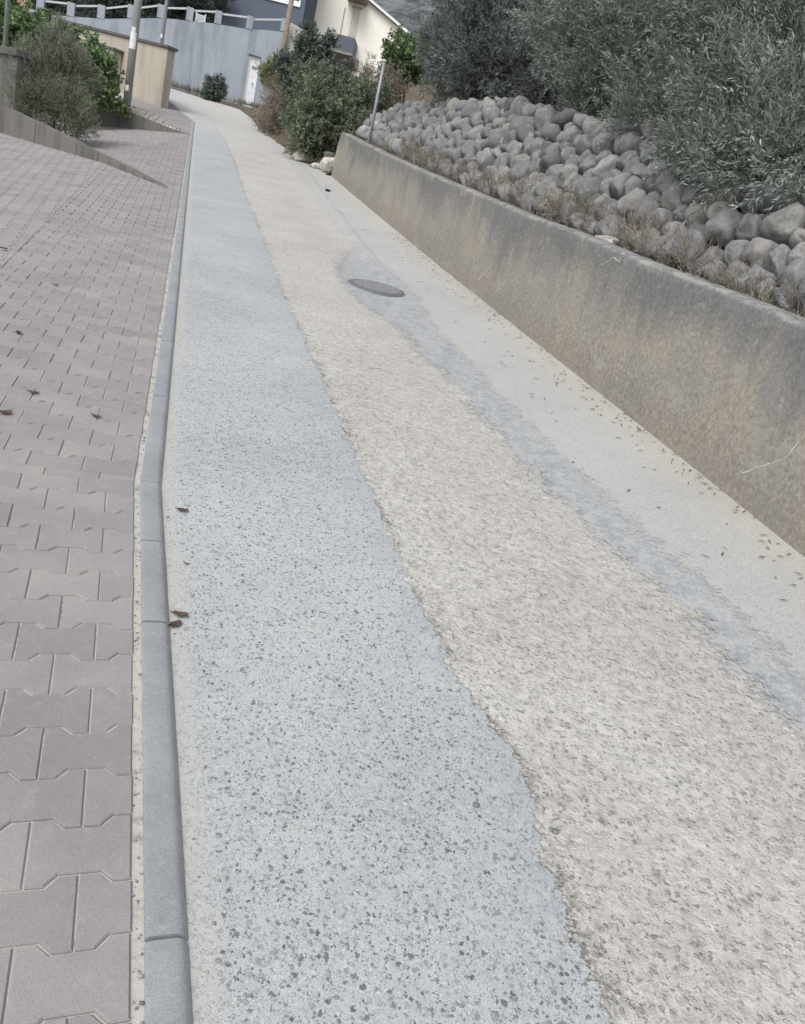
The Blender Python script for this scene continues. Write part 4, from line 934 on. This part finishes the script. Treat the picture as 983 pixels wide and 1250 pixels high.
# ------------------------------------------------------------------ houses
def frame_at(px, py, Y, yaw):
    o_ = at(px, py, Y); return o_[:2], np.array([math.cos(yaw), math.sin(yaw)])
def cream_house():
    A, D = frame_at(373, 20, 47.5, .04); q = lambda px, py: ((onv(px, py, A, D)[:2]-A)@D, onv(px, py, A, D)[2])
    root = thing('cream_house', 'cream rendered house with sloping gable and dark balcony', 'house', (*A, 6))
    n = np.array([-D[1], D[0]]); e_s, e_z = q(518, 57); t_s, t_z = q(453, 1); sl = (t_z-e_z)/(t_s-e_s)
    ridge_s = 1.6; ridge_z = e_z+sl*(ridge_s-e_s); wall_r = q(503, 50)[0]
    def pt(s, t, z): p = A+D*s+n*t; return (p[0], p[1], z)
    prof = [(0, 3), (wall_r, 3), (wall_r, e_z+sl*(wall_r-e_s)-.1), (ridge_s, ridge_z-.1), (0, ridge_z-.1+sl*1.0)]
    mb = MB(); k = len(prof); mb.add([pt(s, 0, z) for s, z in prof]+[pt(s, 9, z) for s, z in prof], [tuple(range(k-1, -1, -1)), tuple(range(k, 2*k))]+[(i, (i+1) % k, k+(i+1) % k, k+i) for i in range(k)])
    child('wall', mb.mesh('wall'), m_cream, root)
    mb = MB(); mb.box8([pt(ridge_s, -.25, ridge_z-.097), pt(e_s, -.25, e_z-.097), pt(e_s, 9.3, e_z-.097), pt(ridge_s, 9.3, ridge_z-.097), pt(ridge_s, -.25, ridge_z+.09), pt(e_s, -.25, e_z+.06), pt(e_s, 9.3, e_z+.06), pt(ridge_s, 9.3, ridge_z+.09)])
    child('roof', mb.mesh('roof'), plain('roof_tile_edge', (.16, .15, .15), .8), root)
    mb = MB(); mb.box8([pt(ridge_s+1, -.29, ridge_z+sl*1-.10), pt(e_s+.02, -.29, e_z-.11), pt(e_s+.02, -.252, e_z-.11), pt(ridge_s+1, -.252, ridge_z+sl*1-.10), pt(ridge_s+1, -.29, ridge_z+sl*1+.02), pt(e_s+.02, -.29, e_z+.03), pt(e_s+.02, -.252, e_z+.03), pt(ridge_s+1, -.252, ridge_z+sl*1+.02)])
    child('fascia', mb.mesh('fascia'), m_white, root)
    # balcony door, with shutter leaves standing each side
    a, zt = q(431.5, 9.5); b = q(441, 10.5)[0]; zb = q(428, 44)[1]
    mb = MB(); mb.slab(A, D, a, b, zb, zb, zt, zt, -.03, .05)
    dr = child('balcony_door', mb.mesh('balcony_door'), plain('cream_shutter', (.60, .575, .50), .7, .05), root)
    mb = MB(); mb.slab(A, D, a-.06, b+.06, zt+.002, zt+.002, zt+.08, zt+.08, -.06, .05); mb.slab(A, D, a-.45, a-.40, zb, zb, zt-.1, zt-.1, -.04, .05); child('door_frame', mb.mesh('door_frame'), plain('grey_trim', (.34, .33, .30), .8), root)
    # balcony: solid dark parapet, slab and sloping soffit
    A2 = A-n*1.5; qb = lambda px, py: ((onv(px, py, A2, D)[:2]-A2)@D, onv(px, py, A2, D)[2])
    s0, z0 = qb(411.5, 41); s1, z1 = qb(434, 45); zl = qb(410, 60)[1]
    bal = MB(); bal.slab(A2, D, s0, s1, zl, zl, z0, z0, 0, .10); bal.slab(A2+D*s0, n, 0.101, 1.49, zl, zl, z0, z0, 0, -.10); bal.slab(A2+D*s1, n, .101, 1.49, zl, zl, z0, z0, .10, 0)
    child('balcony_parapet', bal.mesh('balcony_parapet'), m_darkpanel, root)
    sb = MB(); sb.box8([pt(s0, -1.5, zl-.12), pt(s1, -1.5, zl-.12), pt(s1+.25, -.01, zl-.55), pt(s0, -.01, zl-.55), pt(s0, -1.5, zl-.003), pt(s1, -1.5, zl-.003), pt(s1+.25, -.01, zl-.003), pt(s0, -.01, zl-.003)])
    child('balcony_slab', sb.mesh('balcony_slab'), plain('balcony_concrete', (.24, .225, .21), .9), root)
    # slab of the balcony above, only its soffit in view
    u0, uz = q(425, 1.0); u1 = q(449, 2)[0]; sb = MB(); sb.slab(A, D, u0, u1, uz, uz, uz+.18, uz+.18, -1.2, -.002); child('upper_balcony_slab', sb.mesh('upper_balcony_slab'), plain('brown_soffit', (.26, .22, .18), .9), root)
    # dark opening beneath the eave
    s0, z0 = q(497, 42); s1, z1 = q(501, 49); mb = MB(); zz0 = q(496, 52)[1]
    mb.add([pt(s0-.02, -.02, z0), pt(s0-.02, -.02, zz0), pt(wall_r-.02, -.02, zz0), pt(wall_r-.02, -.02, z0-.35), pt(s0-.02, .1, z0), pt(s0-.02, .1, zz0), pt(wall_r-.02, .1, zz0), pt(wall_r-.02, .1, z0-.35)], [(0, 1, 2, 3), (7, 6, 5, 4), (0, 4, 5, 1), (1, 5, 6, 2), (2, 6, 7, 3), (3, 7, 4, 0)])
    child('window', mb.mesh('window'), m_dark, root)
cream_house()
def slate_house():
    A, D = frame_at(372, 10, 45.0, .0); q = lambda px, py: ((onv(px, py, A, D)[:2]-A)@D, onv(px, py, A, D)[2])
    root = thing('slate_blue_house', 'slate blue house with white balcony parapet above the grey wall', 'house', (*A, 6))
    left = q(262, 10)[0]; mb = MB(); mb.slab(A, D, left, 0, 4, 4, 13, 13, 0, 6); child('wall', mb.mesh('wall'), m_slate, root)
    s0, z0 = q(300, -1.5); s1, z1 = q(366.5, 9.3); zt = q(366.5, 2.5)[1]
    mb = MB(); mb.slab(A, D, left+.6, s1, z1, z1, zt, zt, -.06, -.004); child('balcony_parapet', mb.mesh('balcony_parapet'), m_white, root)
    for k in range(6):
        mb = MB(); x = s1-.06-k*1.0; mb.slab(A, D, x-.035, x+.035, zt+.003, zt+.003, zt+.5, zt+.5, -.05, -.006); child('baluster', mb.mesh('baluster'), m_white, root)
    mb = MB(); mb.slab(A, D, left+.6, s1, zt+.504, zt+.504, zt+.9, zt+.9, -.06, -.004); child('balcony_rail', mb.mesh('balcony_rail'), m_white, root)
    mb = MB(); mb.slab(A, D, left+.5, s1-.1, zt+.003, zt+.003, zt+.5, zt+.5, -.003, .0); child('recess_shade_sheet', mb.mesh('recess_shade_sheet'), m_dark, root)  # flat dark sheet on the wall, painted shade behind the balcony rail
    mb = MB(); mb.slab(A, D, left-.2, .25, 13.002, 13.002, 13.2, 13.2, -.5, 6.3); child('roof', mb.mesh('roof'), m_cap, root)
slate_house()
def orange_house():
    A, D = frame_at(10, 5, 46, .35); q = lambda px, py: ((onv(px, py, A, D)[:2]-A)@D, onv(px, py, A, D)[2])
    root = thing('orange_house', 'orange rendered house glimpsed above ivy at top left corner', 'house', (*A, 6))
    s1 = q(41, 8)[0]; mb = MB(); mb.slab(A, D, -5, s1, 4, 4, 12, 12, 0, 5); child('wall', mb.mesh('wall'), plaster_material('orange_render', (.50, .28, .17), (.42, .24, .15), .8, .3), root)
    a, zt = q(32, 3); b, zb = q(39, 13); mb = MB(); mb.slab(A, D, a, b, zb-.3, zb-.3, zt, zt, -.02, .05); w = child('window', mb.mesh('window'), m_dark, root)
    mb = MB(); mb.slab(A, D, a-.08, b+.08, zt+.002, zt+.002, zt+.1, zt+.1, -.05, .05); mb.slab(A, D, b+.002, b+.09, zb-.3, zb-.3, zt, zt, -.04, .05); child('window_frame', mb.mesh('window_frame'), m_white, root)
    a = q(20, 0)[0]; mb = MB(); mb.slab(A, D, a-.4, a+.05, q(20, 2)[1], q(20, 2)[1], q(20, 2)[1]+.1, q(20, 2)[1]+.1, -.05, .05); child('window_sill', mb.mesh('window_sill'), m_white, root)
    mb = MB(); mb.slab(A, D, -5.3, s1+.3, 12.002, 12.002, 12.2, 12.2, -.4, 5.3); child('roof', mb.mesh('roof'), m_cap, root)
orange_house()

# ------------------------------------------------------------------ poles
def pole(name, label, cat, foot, height, r0, r1, mat, lean=(0, 0), n=12):
    root = thing(name, label, cat, foot); foot = np.array(foot, float); mb = MB()
    mb.tube([foot-np.array([0, 0, .4]), foot+np.array([lean[0]*.5, lean[1]*.5, height*.5]), foot+np.array([lean[0], lean[1], height])], [r0, (r0+r1)/2, r1], n)
    child('pole', mb.mesh('pole', True), mat, root); return root
lp = ground(153, 131); lp = onv(154.5, 131, A2-np.array([-WD[1], WD[0]])*.55, WD)
r = pole('lamp_pole', 'thick grey concrete pole with torn papers by ivy wall', 'utility pole', lp, 8.5, .115, .085, m_polec)
def poster(px, py, w, h, root, foot, rad):
    c = at(px, py, foot[1]-rad*.6); mb = MB(); vs, fs = [], []
    cz = c[2]; k = 8
    for i in range(k+1):
        a = -math.pi/2+(i/k-.5)*w/rad
        for z in (-h/2, h/2): vs.append((foot[0]+math.cos(a)*(rad+.004), foot[1]+math.sin(a)*(rad+.004), cz+z))
    fs = [(2*i, 2*i+2, 2*i+3, 2*i+1) for i in range(k)]; mb.add(vs, fs); child('poster', mb.mesh('poster'), m_paper, root)
poster(164, 50, .2, .42, r, lp, .105); poster(165.5, 39, .12, .22, r, lp, .103); poster(158, 108, .1, .15, r, lp, .112)
f2 = np.array(at(197, 57, 33.0)); f2[2] = 3.2
r = pole('street_light', 'slim pale metal lamp post rising behind the tan wall', 'street light', f2, 7.5, .075, .055, m_metal)
mb = MB(); ft = f2+np.array([0, 0, 7.5]); mb.tube([ft-np.array([0, 0, .1]), ft+np.array([.1, -.1, .2]), ft+np.array([.5, -.6, .35])], .035, 8); child('lamp_arm', mb.mesh('lamp_arm', True), m_metal, r)
mb = MB(); e = ft+np.array([.5, -.6, .35]); mb.tube([e, e+np.array([.15, -.18, .0]), e+np.array([.35, -.42, -.02])], [.05, .11, .04], 10); child('lamp_head', mb.mesh('lamp_head', True), m_metal, r)
q = at(197.5, 44, 33.0-.085); mb = MB(); mb.tube([q+np.array([0, 0, -.06]), q+np.array([0, 0, .06])], .04, 10); child('band', mb.mesh('band'), m_white, r)
f3 = at(343, 80, 36.9); f3[2] = 4.6; tp = at(357.0, -6, 36.9)
pole('utility_pole', 'leaning weathered wooden pole at right end of grey wall', 'utility pole', f3, tp[2]-f3[2]+1.2, .13, .10, m_wood, ((tp-f3)[0], 0))
f4 = P(18.3, float(wallf(18.3))+.30, .95); tp4 = at(469.5, 75, f4[1])
f4 = at(448.5, 183, f4[1])
r = pole('sign_post', 'bare galvanised steel post behind the far concrete wall', 'post', f4, tp4[2]-f4[2], .036, .036, m_metal, ((tp4-f4)[0], 0))
mb = MB(); t_ = np.array(tp4); mb.tube([t_+np.array([0, 0, .0005]), t_+np.array([0, 0, .03])], .045, 12); child('post_cap', mb.mesh('post_cap'), m_paper, r)
f5 = at(6, 58, 19.0)
pole('light_pole', 'grey green slender pole rising from ivy at left edge', 'pole', f5-np.array([0, 0, 1.2]), 7, .05, .045, plain('grey_green_paint', (.20, .22, .20), .6))
# branches that show dark against the olive leaves
def bare_branches():
    for lab, pts, rd in (('dark thin branch arching across the silvery olive leaves, upper one', [(816, 66), (850, 46), (880, 28), (905, 12)], .016), ('dark thin branch sweeping through olive leaves, lower longer one', [(793, 84), (825, 83), (850, 74), (880, 58), (903, 44)], .016)):
        mb = MB(); pp = [at(x, y, 9.2-i*.03) for i, (x, y) in enumerate(pts)]; mb.tube(pp, [rd*.7]+[rd]*(len(pp)-2)+[rd*.6], 8); o = obj('branch', mb.mesh('branch', True), m_bark); tag(o, lab, 'branch')
bare_branches()

# ------------------------------------------------------------------ manhole cover
def manhole():
    uc, vc = 8.42, 1.76; R0 = .29; root = thing('manhole_cover', 'round cast iron manhole cover set in the concrete road', 'manhole cover', P(uc, vc, 0))
    M = NT('cast_iron', .6, .4); n = M.noise(30, 4, .65); M.col(M.ramp(n, [(.3, (.10, .103, .11)), (.7, (.18, .184, .19))])); M.bump(n, .002)
    MF = NT('iron_frame', .7, .4); MF.col((.17, .175, .18))
    def disc(z, rad, seg=64): return [P(uc+rad*math.cos(a), vc+rad*math.sin(a), z) for a in np.linspace(0, 2*math.pi, seg, endpoint=False)]
    zc = .006; mb = MB(); a, b, c = disc(zc-.05, R0), disc(zc, R0), disc(zc+.001, R0-.01); k = 64
    mb.add(a+b+c, [(i, (i+1) % k, k+(i+1) % k, k+i) for i in range(k)]+[(k+i, k+(i+1) % k, 2*k+(i+1) % k, 2*k+i) for i in range(k)]+[tuple(2*k+i for i in range(k))]); child('lid', mb.mesh('lid'), M.m, root)
    mb = MB(); a, b = disc(zc-.006, R0+.006), disc(zc-.006, R0+.03); mb.add(a+b+disc(zc-.05, R0+.03), [(i, (i+1) % k, k+(i+1) % k, k+i) for i in range(k)]+[(k+i, k+(i+1) % k, 2*k+(i+1) % k, 2*k+i) for i in range(k)]); child('frame', mb.mesh('frame'), MF.m, root)
    mb = MB(); st = .045                             # raised studs
    for i in range(-7, 8):
        for j in range(-7, 8):
            x, y = (i+.5*(j % 2))*st, j*st*.87
            if math.hypot(x, y) > R0-.04: continue
            s = .014; mb.box8([P(uc+x+a*s, vc+y+b*s, zc) for a, b in ((-1, -1), (1, -1), (1, 1), (-1, 1))]+[P(uc+x+a*s*.75, vc+y+b*s*.75, zc+.007) for a, b in ((-1, -1), (1, -1), (1, 1), (-1, 1))])
    o = child('studs', mb.mesh('studs'), plain('worn_iron', (.24, .245, .255), .5, .15, 20, metal=.3, bump=0), root)
manhole()

# ------------------------------------------------------------------ small litter
def tuft(verts, faces, rr, base, h, n, lean, r, w=.006):
    for k in range(n):
        a = r.uniform(0, 2*math.pi); d = np.array([math.cos(a), math.sin(a), 0]); L = h*r.uniform(.5, 1.15); ln = lean*r.uniform(.3, 1.4)
        b0 = base+np.append(r.normal(0, .05, 2), -.02); side = np.array([-d[1], d[0], 0])*w*r.uniform(.6, 1.2); i = len(verts)
        m = b0+d*L*ln*.35+np.array([0, 0, L*.6]); t = b0+d*L*ln+np.array([0, 0, L*(1-.3*ln)])
        verts += [b0-side, b0+side, m+side*.7, m-side*.7, t]; faces += [(i, i+1, i+2, i+3), (i+3, i+2, i+4)]; rr += [r.random()]*5
def grasses():
    r = np.random.default_rng(9)
    v, fcs, rr = [], [], []; v2, f2_, rr2 = [], [], []
    for k in range(520):                             # strip between wall and stones
        u = r.uniform(3.2, 20.6); dens = .4+.6*(mnoise.noise(Vector((u*.9, 3, 0))) > -.05)
        if r.random() > dens: continue
        w = r.uniform(.3, .85); b = P(u, float(wallf(u))+w, float(hill_h(u, w)))
        tgt = (v2, f2_, rr2) if r.random() < .45 else (v, fcs, rr)
        tuft(*tgt, b, r.uniform(.06, .22), int(r.integers(6, 17)), .8, r, .0035)
    for k in range(330):                             # slope at the far end, verge, foot of the grey wall
        u = r.uniform(20.8, 29); w = r.uniform(.1, 3.4); b = P(u, float(wallf(u))+w, float(hill_h(u, w))); tuft(*((v, fcs, rr) if r.random() < .7 else (v2, f2_, rr2)), b, r.uniform(.12, .4), 14, .7, r, .009)
    for k in range(130):
        vv = r.uniform(-4.5, 1.6); b = P(38.8-r.uniform(0, .35), vv, .0); tuft(*((v, fcs, rr) if r.random() < .6 else (v2, f2_, rr2)), b, r.uniform(.08, .3), 12, .6, r, .011)
    for k in range(70):
        u = r.uniform(21, 36); b = P(u, float(wallf(u))-.1+r.normal(0, .08), 0.0); tuft(v, fcs, rr, b, r.uniform(.06, .22), 10, .8, r, .008)
    for nm, lab, a, b, c, m in (('dry_grass', 'dry straw coloured grass tufts behind the wall and along verge', v, fcs, rr, m_grass), ('weeds', 'low green weeds between the concrete wall and stones', v2, f2_, rr2, m_ggrass)):
        me = fast_mesh(nm, a, faces=b); attr(me, 'rnd', c); o = obj(nm, me, m); tag(o, lab, 'grass' if nm == 'dry_grass' else 'weeds', kind='stuff')
    # twiggy dead plants among the stones
    bb = [(bankpt(x, y, .6), (.28*s, .25*s, .16*s)) for x, y, s in [(500, 195, 1.3), (535, 205, 1.2), (560, 215, 1), (700, 268, .9), (690, 255, .8), (780, 290, .8), (800, 300, .7), (850, 325, .8), (930, 365, .6), (640, 235, .8), (970, 380, .6), (520, 198, 1), (585, 222, .8), (610, 228, .7), (725, 275, .7), (760, 287, .6), (825, 315, .6), (880, 340, .6), (905, 352, .5), (475, 190, 1)]]
    root = thing('dry_weeds', 'wiry dead grey weeds growing at the foot of stone bank', 'weeds', bb[0][0]); root['kind'] = 'stuff'
    foliage('stalks', m_brown, root, bb, (.055, .006), .2, 9, .1, .8, 91, 330, inner=.5, spread=.4)
grasses()
def leaf_litter():
    r = np.random.default_rng(17); v, fc, rr = [], [], []
    for k in range(330):                             # olive leaves and needles blown against the wall
        u = r.uniform(2.6, 13); off = abs(r.normal(0, .16))+.02 if r.random() < .75 else r.uniform(.05, .7); vv = float(wallf(u))-off
        L, w = r.uniform(.012, .034), r.uniform(.0025, .005); a = r.normal(1.3, .7); d = np.array([math.cos(a), math.sin(a)]); s = np.array([-d[1], d[0]])
        z = .05*max(0, (vv-float(kerb_r(u)))-2.2)+.006; i = len(v)
        p = lambda t, q, dz: P(u+d[0]*t+s[0]*q, vv+d[1]*t+s[1]*q, z+dz)
        v += [p(-L, 0, 0), p(0, w, .002), p(L, 0, .004), p(0, -w, .001), p(0, 0, .006)]; fc += [(i, i+4, i+1), (i+1, i+4, i+2), (i+2, i+4, i+3), (i+3, i+4, i)]; rr += [r.random()]*5
    me = fast_mesh('leaf_litter', v, faces=fc); attr(me, 'rnd', rr); o = obj('leaf_litter', me, leaf_material('fallen_leaf', (.13, .105, .08), (.13, .105, .08), .6, .8, .1, .0))
    tag(o, 'dark fallen slivers of leaf strewn along foot of concrete wall', 'leaf litter', kind='stuff')
leaf_litter()
m_dleaf = leaf_material('dry_brown_leaf', (.105, .065, .05), (.13, .085, .065), .3, .7, .2, .05)
def curled_leaf(pos, L, rot, curl, seed, label, z=.02, group=None):
    r = np.random.default_rng(seed); n, m = 9, 5; XYZ = np.zeros((n, m, 3))
    for i in range(n):
        t = i/(n-1); w = L*.30*math.sin(math.pi*(t*.92+.04))**.8*(1+.18*math.sin(t*17+seed))
        for j in range(m):
            s = (j/(m-1)-.5)*2; x = (t-.5)*L; y = s*w; zz = curl*L*(s*s*.45+(t-.5)**2*1.1)+r.normal(0, L*.012)
            XYZ[i, j] = (x*math.cos(rot)-y*math.sin(rot), x*math.sin(rot)+y*math.cos(rot), zz)
    XYZ += np.array(pos)-np.array([0, 0, 0]); root = thing('fallen_leaf', label, 'leaf', pos, group)
    me = grid_mesh('blade', XYZ); attr(me, 'rnd', np.full(n*m, r.uniform(.2, .9))); child('blade', me, m_dleaf, root)
    mb = MB(); e = np.array(pos)+np.array([-.5*L*math.cos(rot), -.5*L*math.sin(rot), curl*L*.27]); mb.tube([e, e+np.array([-.22*L*math.cos(rot+.3), -.22*L*math.sin(rot+.3), .01])], .0014, 5); child('stalk', mb.mesh('stalk'), m_dleaf, root)
LV = [(223, 625, .05, .5, 'small curled brown leaf on grey road beside the kerb bend', 0), (220, 753, .055, .2, 'flat brown leaf lying by the kerb, upper of a pair', 0), (214, 765, .055, 1.1, 'dark curled leaf touching the kerb, lower of a pair', 0),
      (117, 514, .05, .0, 'thin dark leaf lying across pavers near the kerb', 1), (41, 485, .055, .6, 'curled brown leaf on pavers above the left edge leaf', 1), (6, 510, .07, .9, 'dark crumpled leaf on pavers at the left edge', 1), (22, 411, .06, 2.0, 'brown curled leaf on pavers, larger of the upper two', 1), (68, 352, .045, .4, 'tiny pale leaf scrap on the upper pavers', 1), (4, 307, .07, .3, 'dark leaf at left edge on the tilted driveway', 1), (228, 690, .02, .4, 'tiny brown leaf crumb on road sand below kerb bend', 0)]
for i, (px, py, L, rot, lab, pav) in enumerate(LV):
    g = ground(px, py); g[2] += .022 if pav else .006
    curled_leaf(g, L*.85, rot, .28, 200+i, lab, group='dry brown leaves fallen on the street')
# a few loose pebbles on the road
for i, (px, py, s, lab) in enumerate([(581, 984, .009, 'dark pebble on the grey strip close to the rough edge'), (678, 1016, .009, 'grey pebble on the buff strip near its broken edge'), (700, 565, .008, 'small dark pebble on the dusty slab beside the wall')]):
    g = ground(px, py); v, fa = boulder(400+i, (s, s*.8, s*.6), .2); me = fast_mesh('pebble', v, tris=fa, smooth=True); attr(me, 'rnd', np.full(len(v), .3)); o = obj('pebble', me, m_stone); o.location = (g[0], g[1], g[2]+s*.4); tag(o, lab, 'pebble')

def loose_gravel():
    # crumbs broken off along the ragged edge, in the kerb joint and over the worn strip
    r = np.random.default_rng(23); vv, ff, rr = [], [], []; n = 0; iv, ifa = ico(1)
    B1 = [(.5, 1.02), (.95, .99), (1.3, .985), (1.64, 1.03), (1.75, .985), (1.98, .93), (2.54, .89), (3.38, .85), (4.77, .80), (6.85, .70), (11.5, .62)]
    for k in range(1500):
        q = r.random(); u = .8+6.5*r.random()**1.6
        if q < .55: v = float(pl(u, B1))+abs(r.normal(0, .035))+.012; z = 0.0
        elif q < .72: v = float(kerb_r(u))-KW-r.uniform(.004, .022); z = .012
        elif q < .82: v = float(kerb_r(u))+abs(r.normal(0, .03))+.006; z = 0.0
        else: v = r.uniform(float(pl(u, B1)), 2.9); z = 0.0
        s = r.uniform(.0012, .0038)*(1.5 if r.random() < .08 else 1)
        p = P(u, v, z+s*.3); w = iv*(np.array([s, s*r.uniform(.6, 1), s*r.uniform(.5, .9)]))*(1+r.normal(0, .14, (len(iv), 1)))
        vv.append(w+p); ff.append(ifa+n); n += len(iv); rr.append(np.full(len(iv), r.uniform(0, 1)))
    me = fast_mesh('loose_gravel', np.concatenate(vv), tris=np.concatenate(ff)); attr(me, 'rnd', np.concatenate(rr)); o = obj('loose_gravel', me, m_grit)
    tag(o, 'tiny loose crumbs of gravel along the broken concrete edge and kerb', 'gravel', kind='stuff')
M = NT('grit', .9, .15); M.col(M.ramp(M.attr('rnd'), [(0, (.13, .13, .13)), (.5, (.28, .27, .25)), (1, (.46, .44, .40))])); m_grit = M.m
loose_gravel()
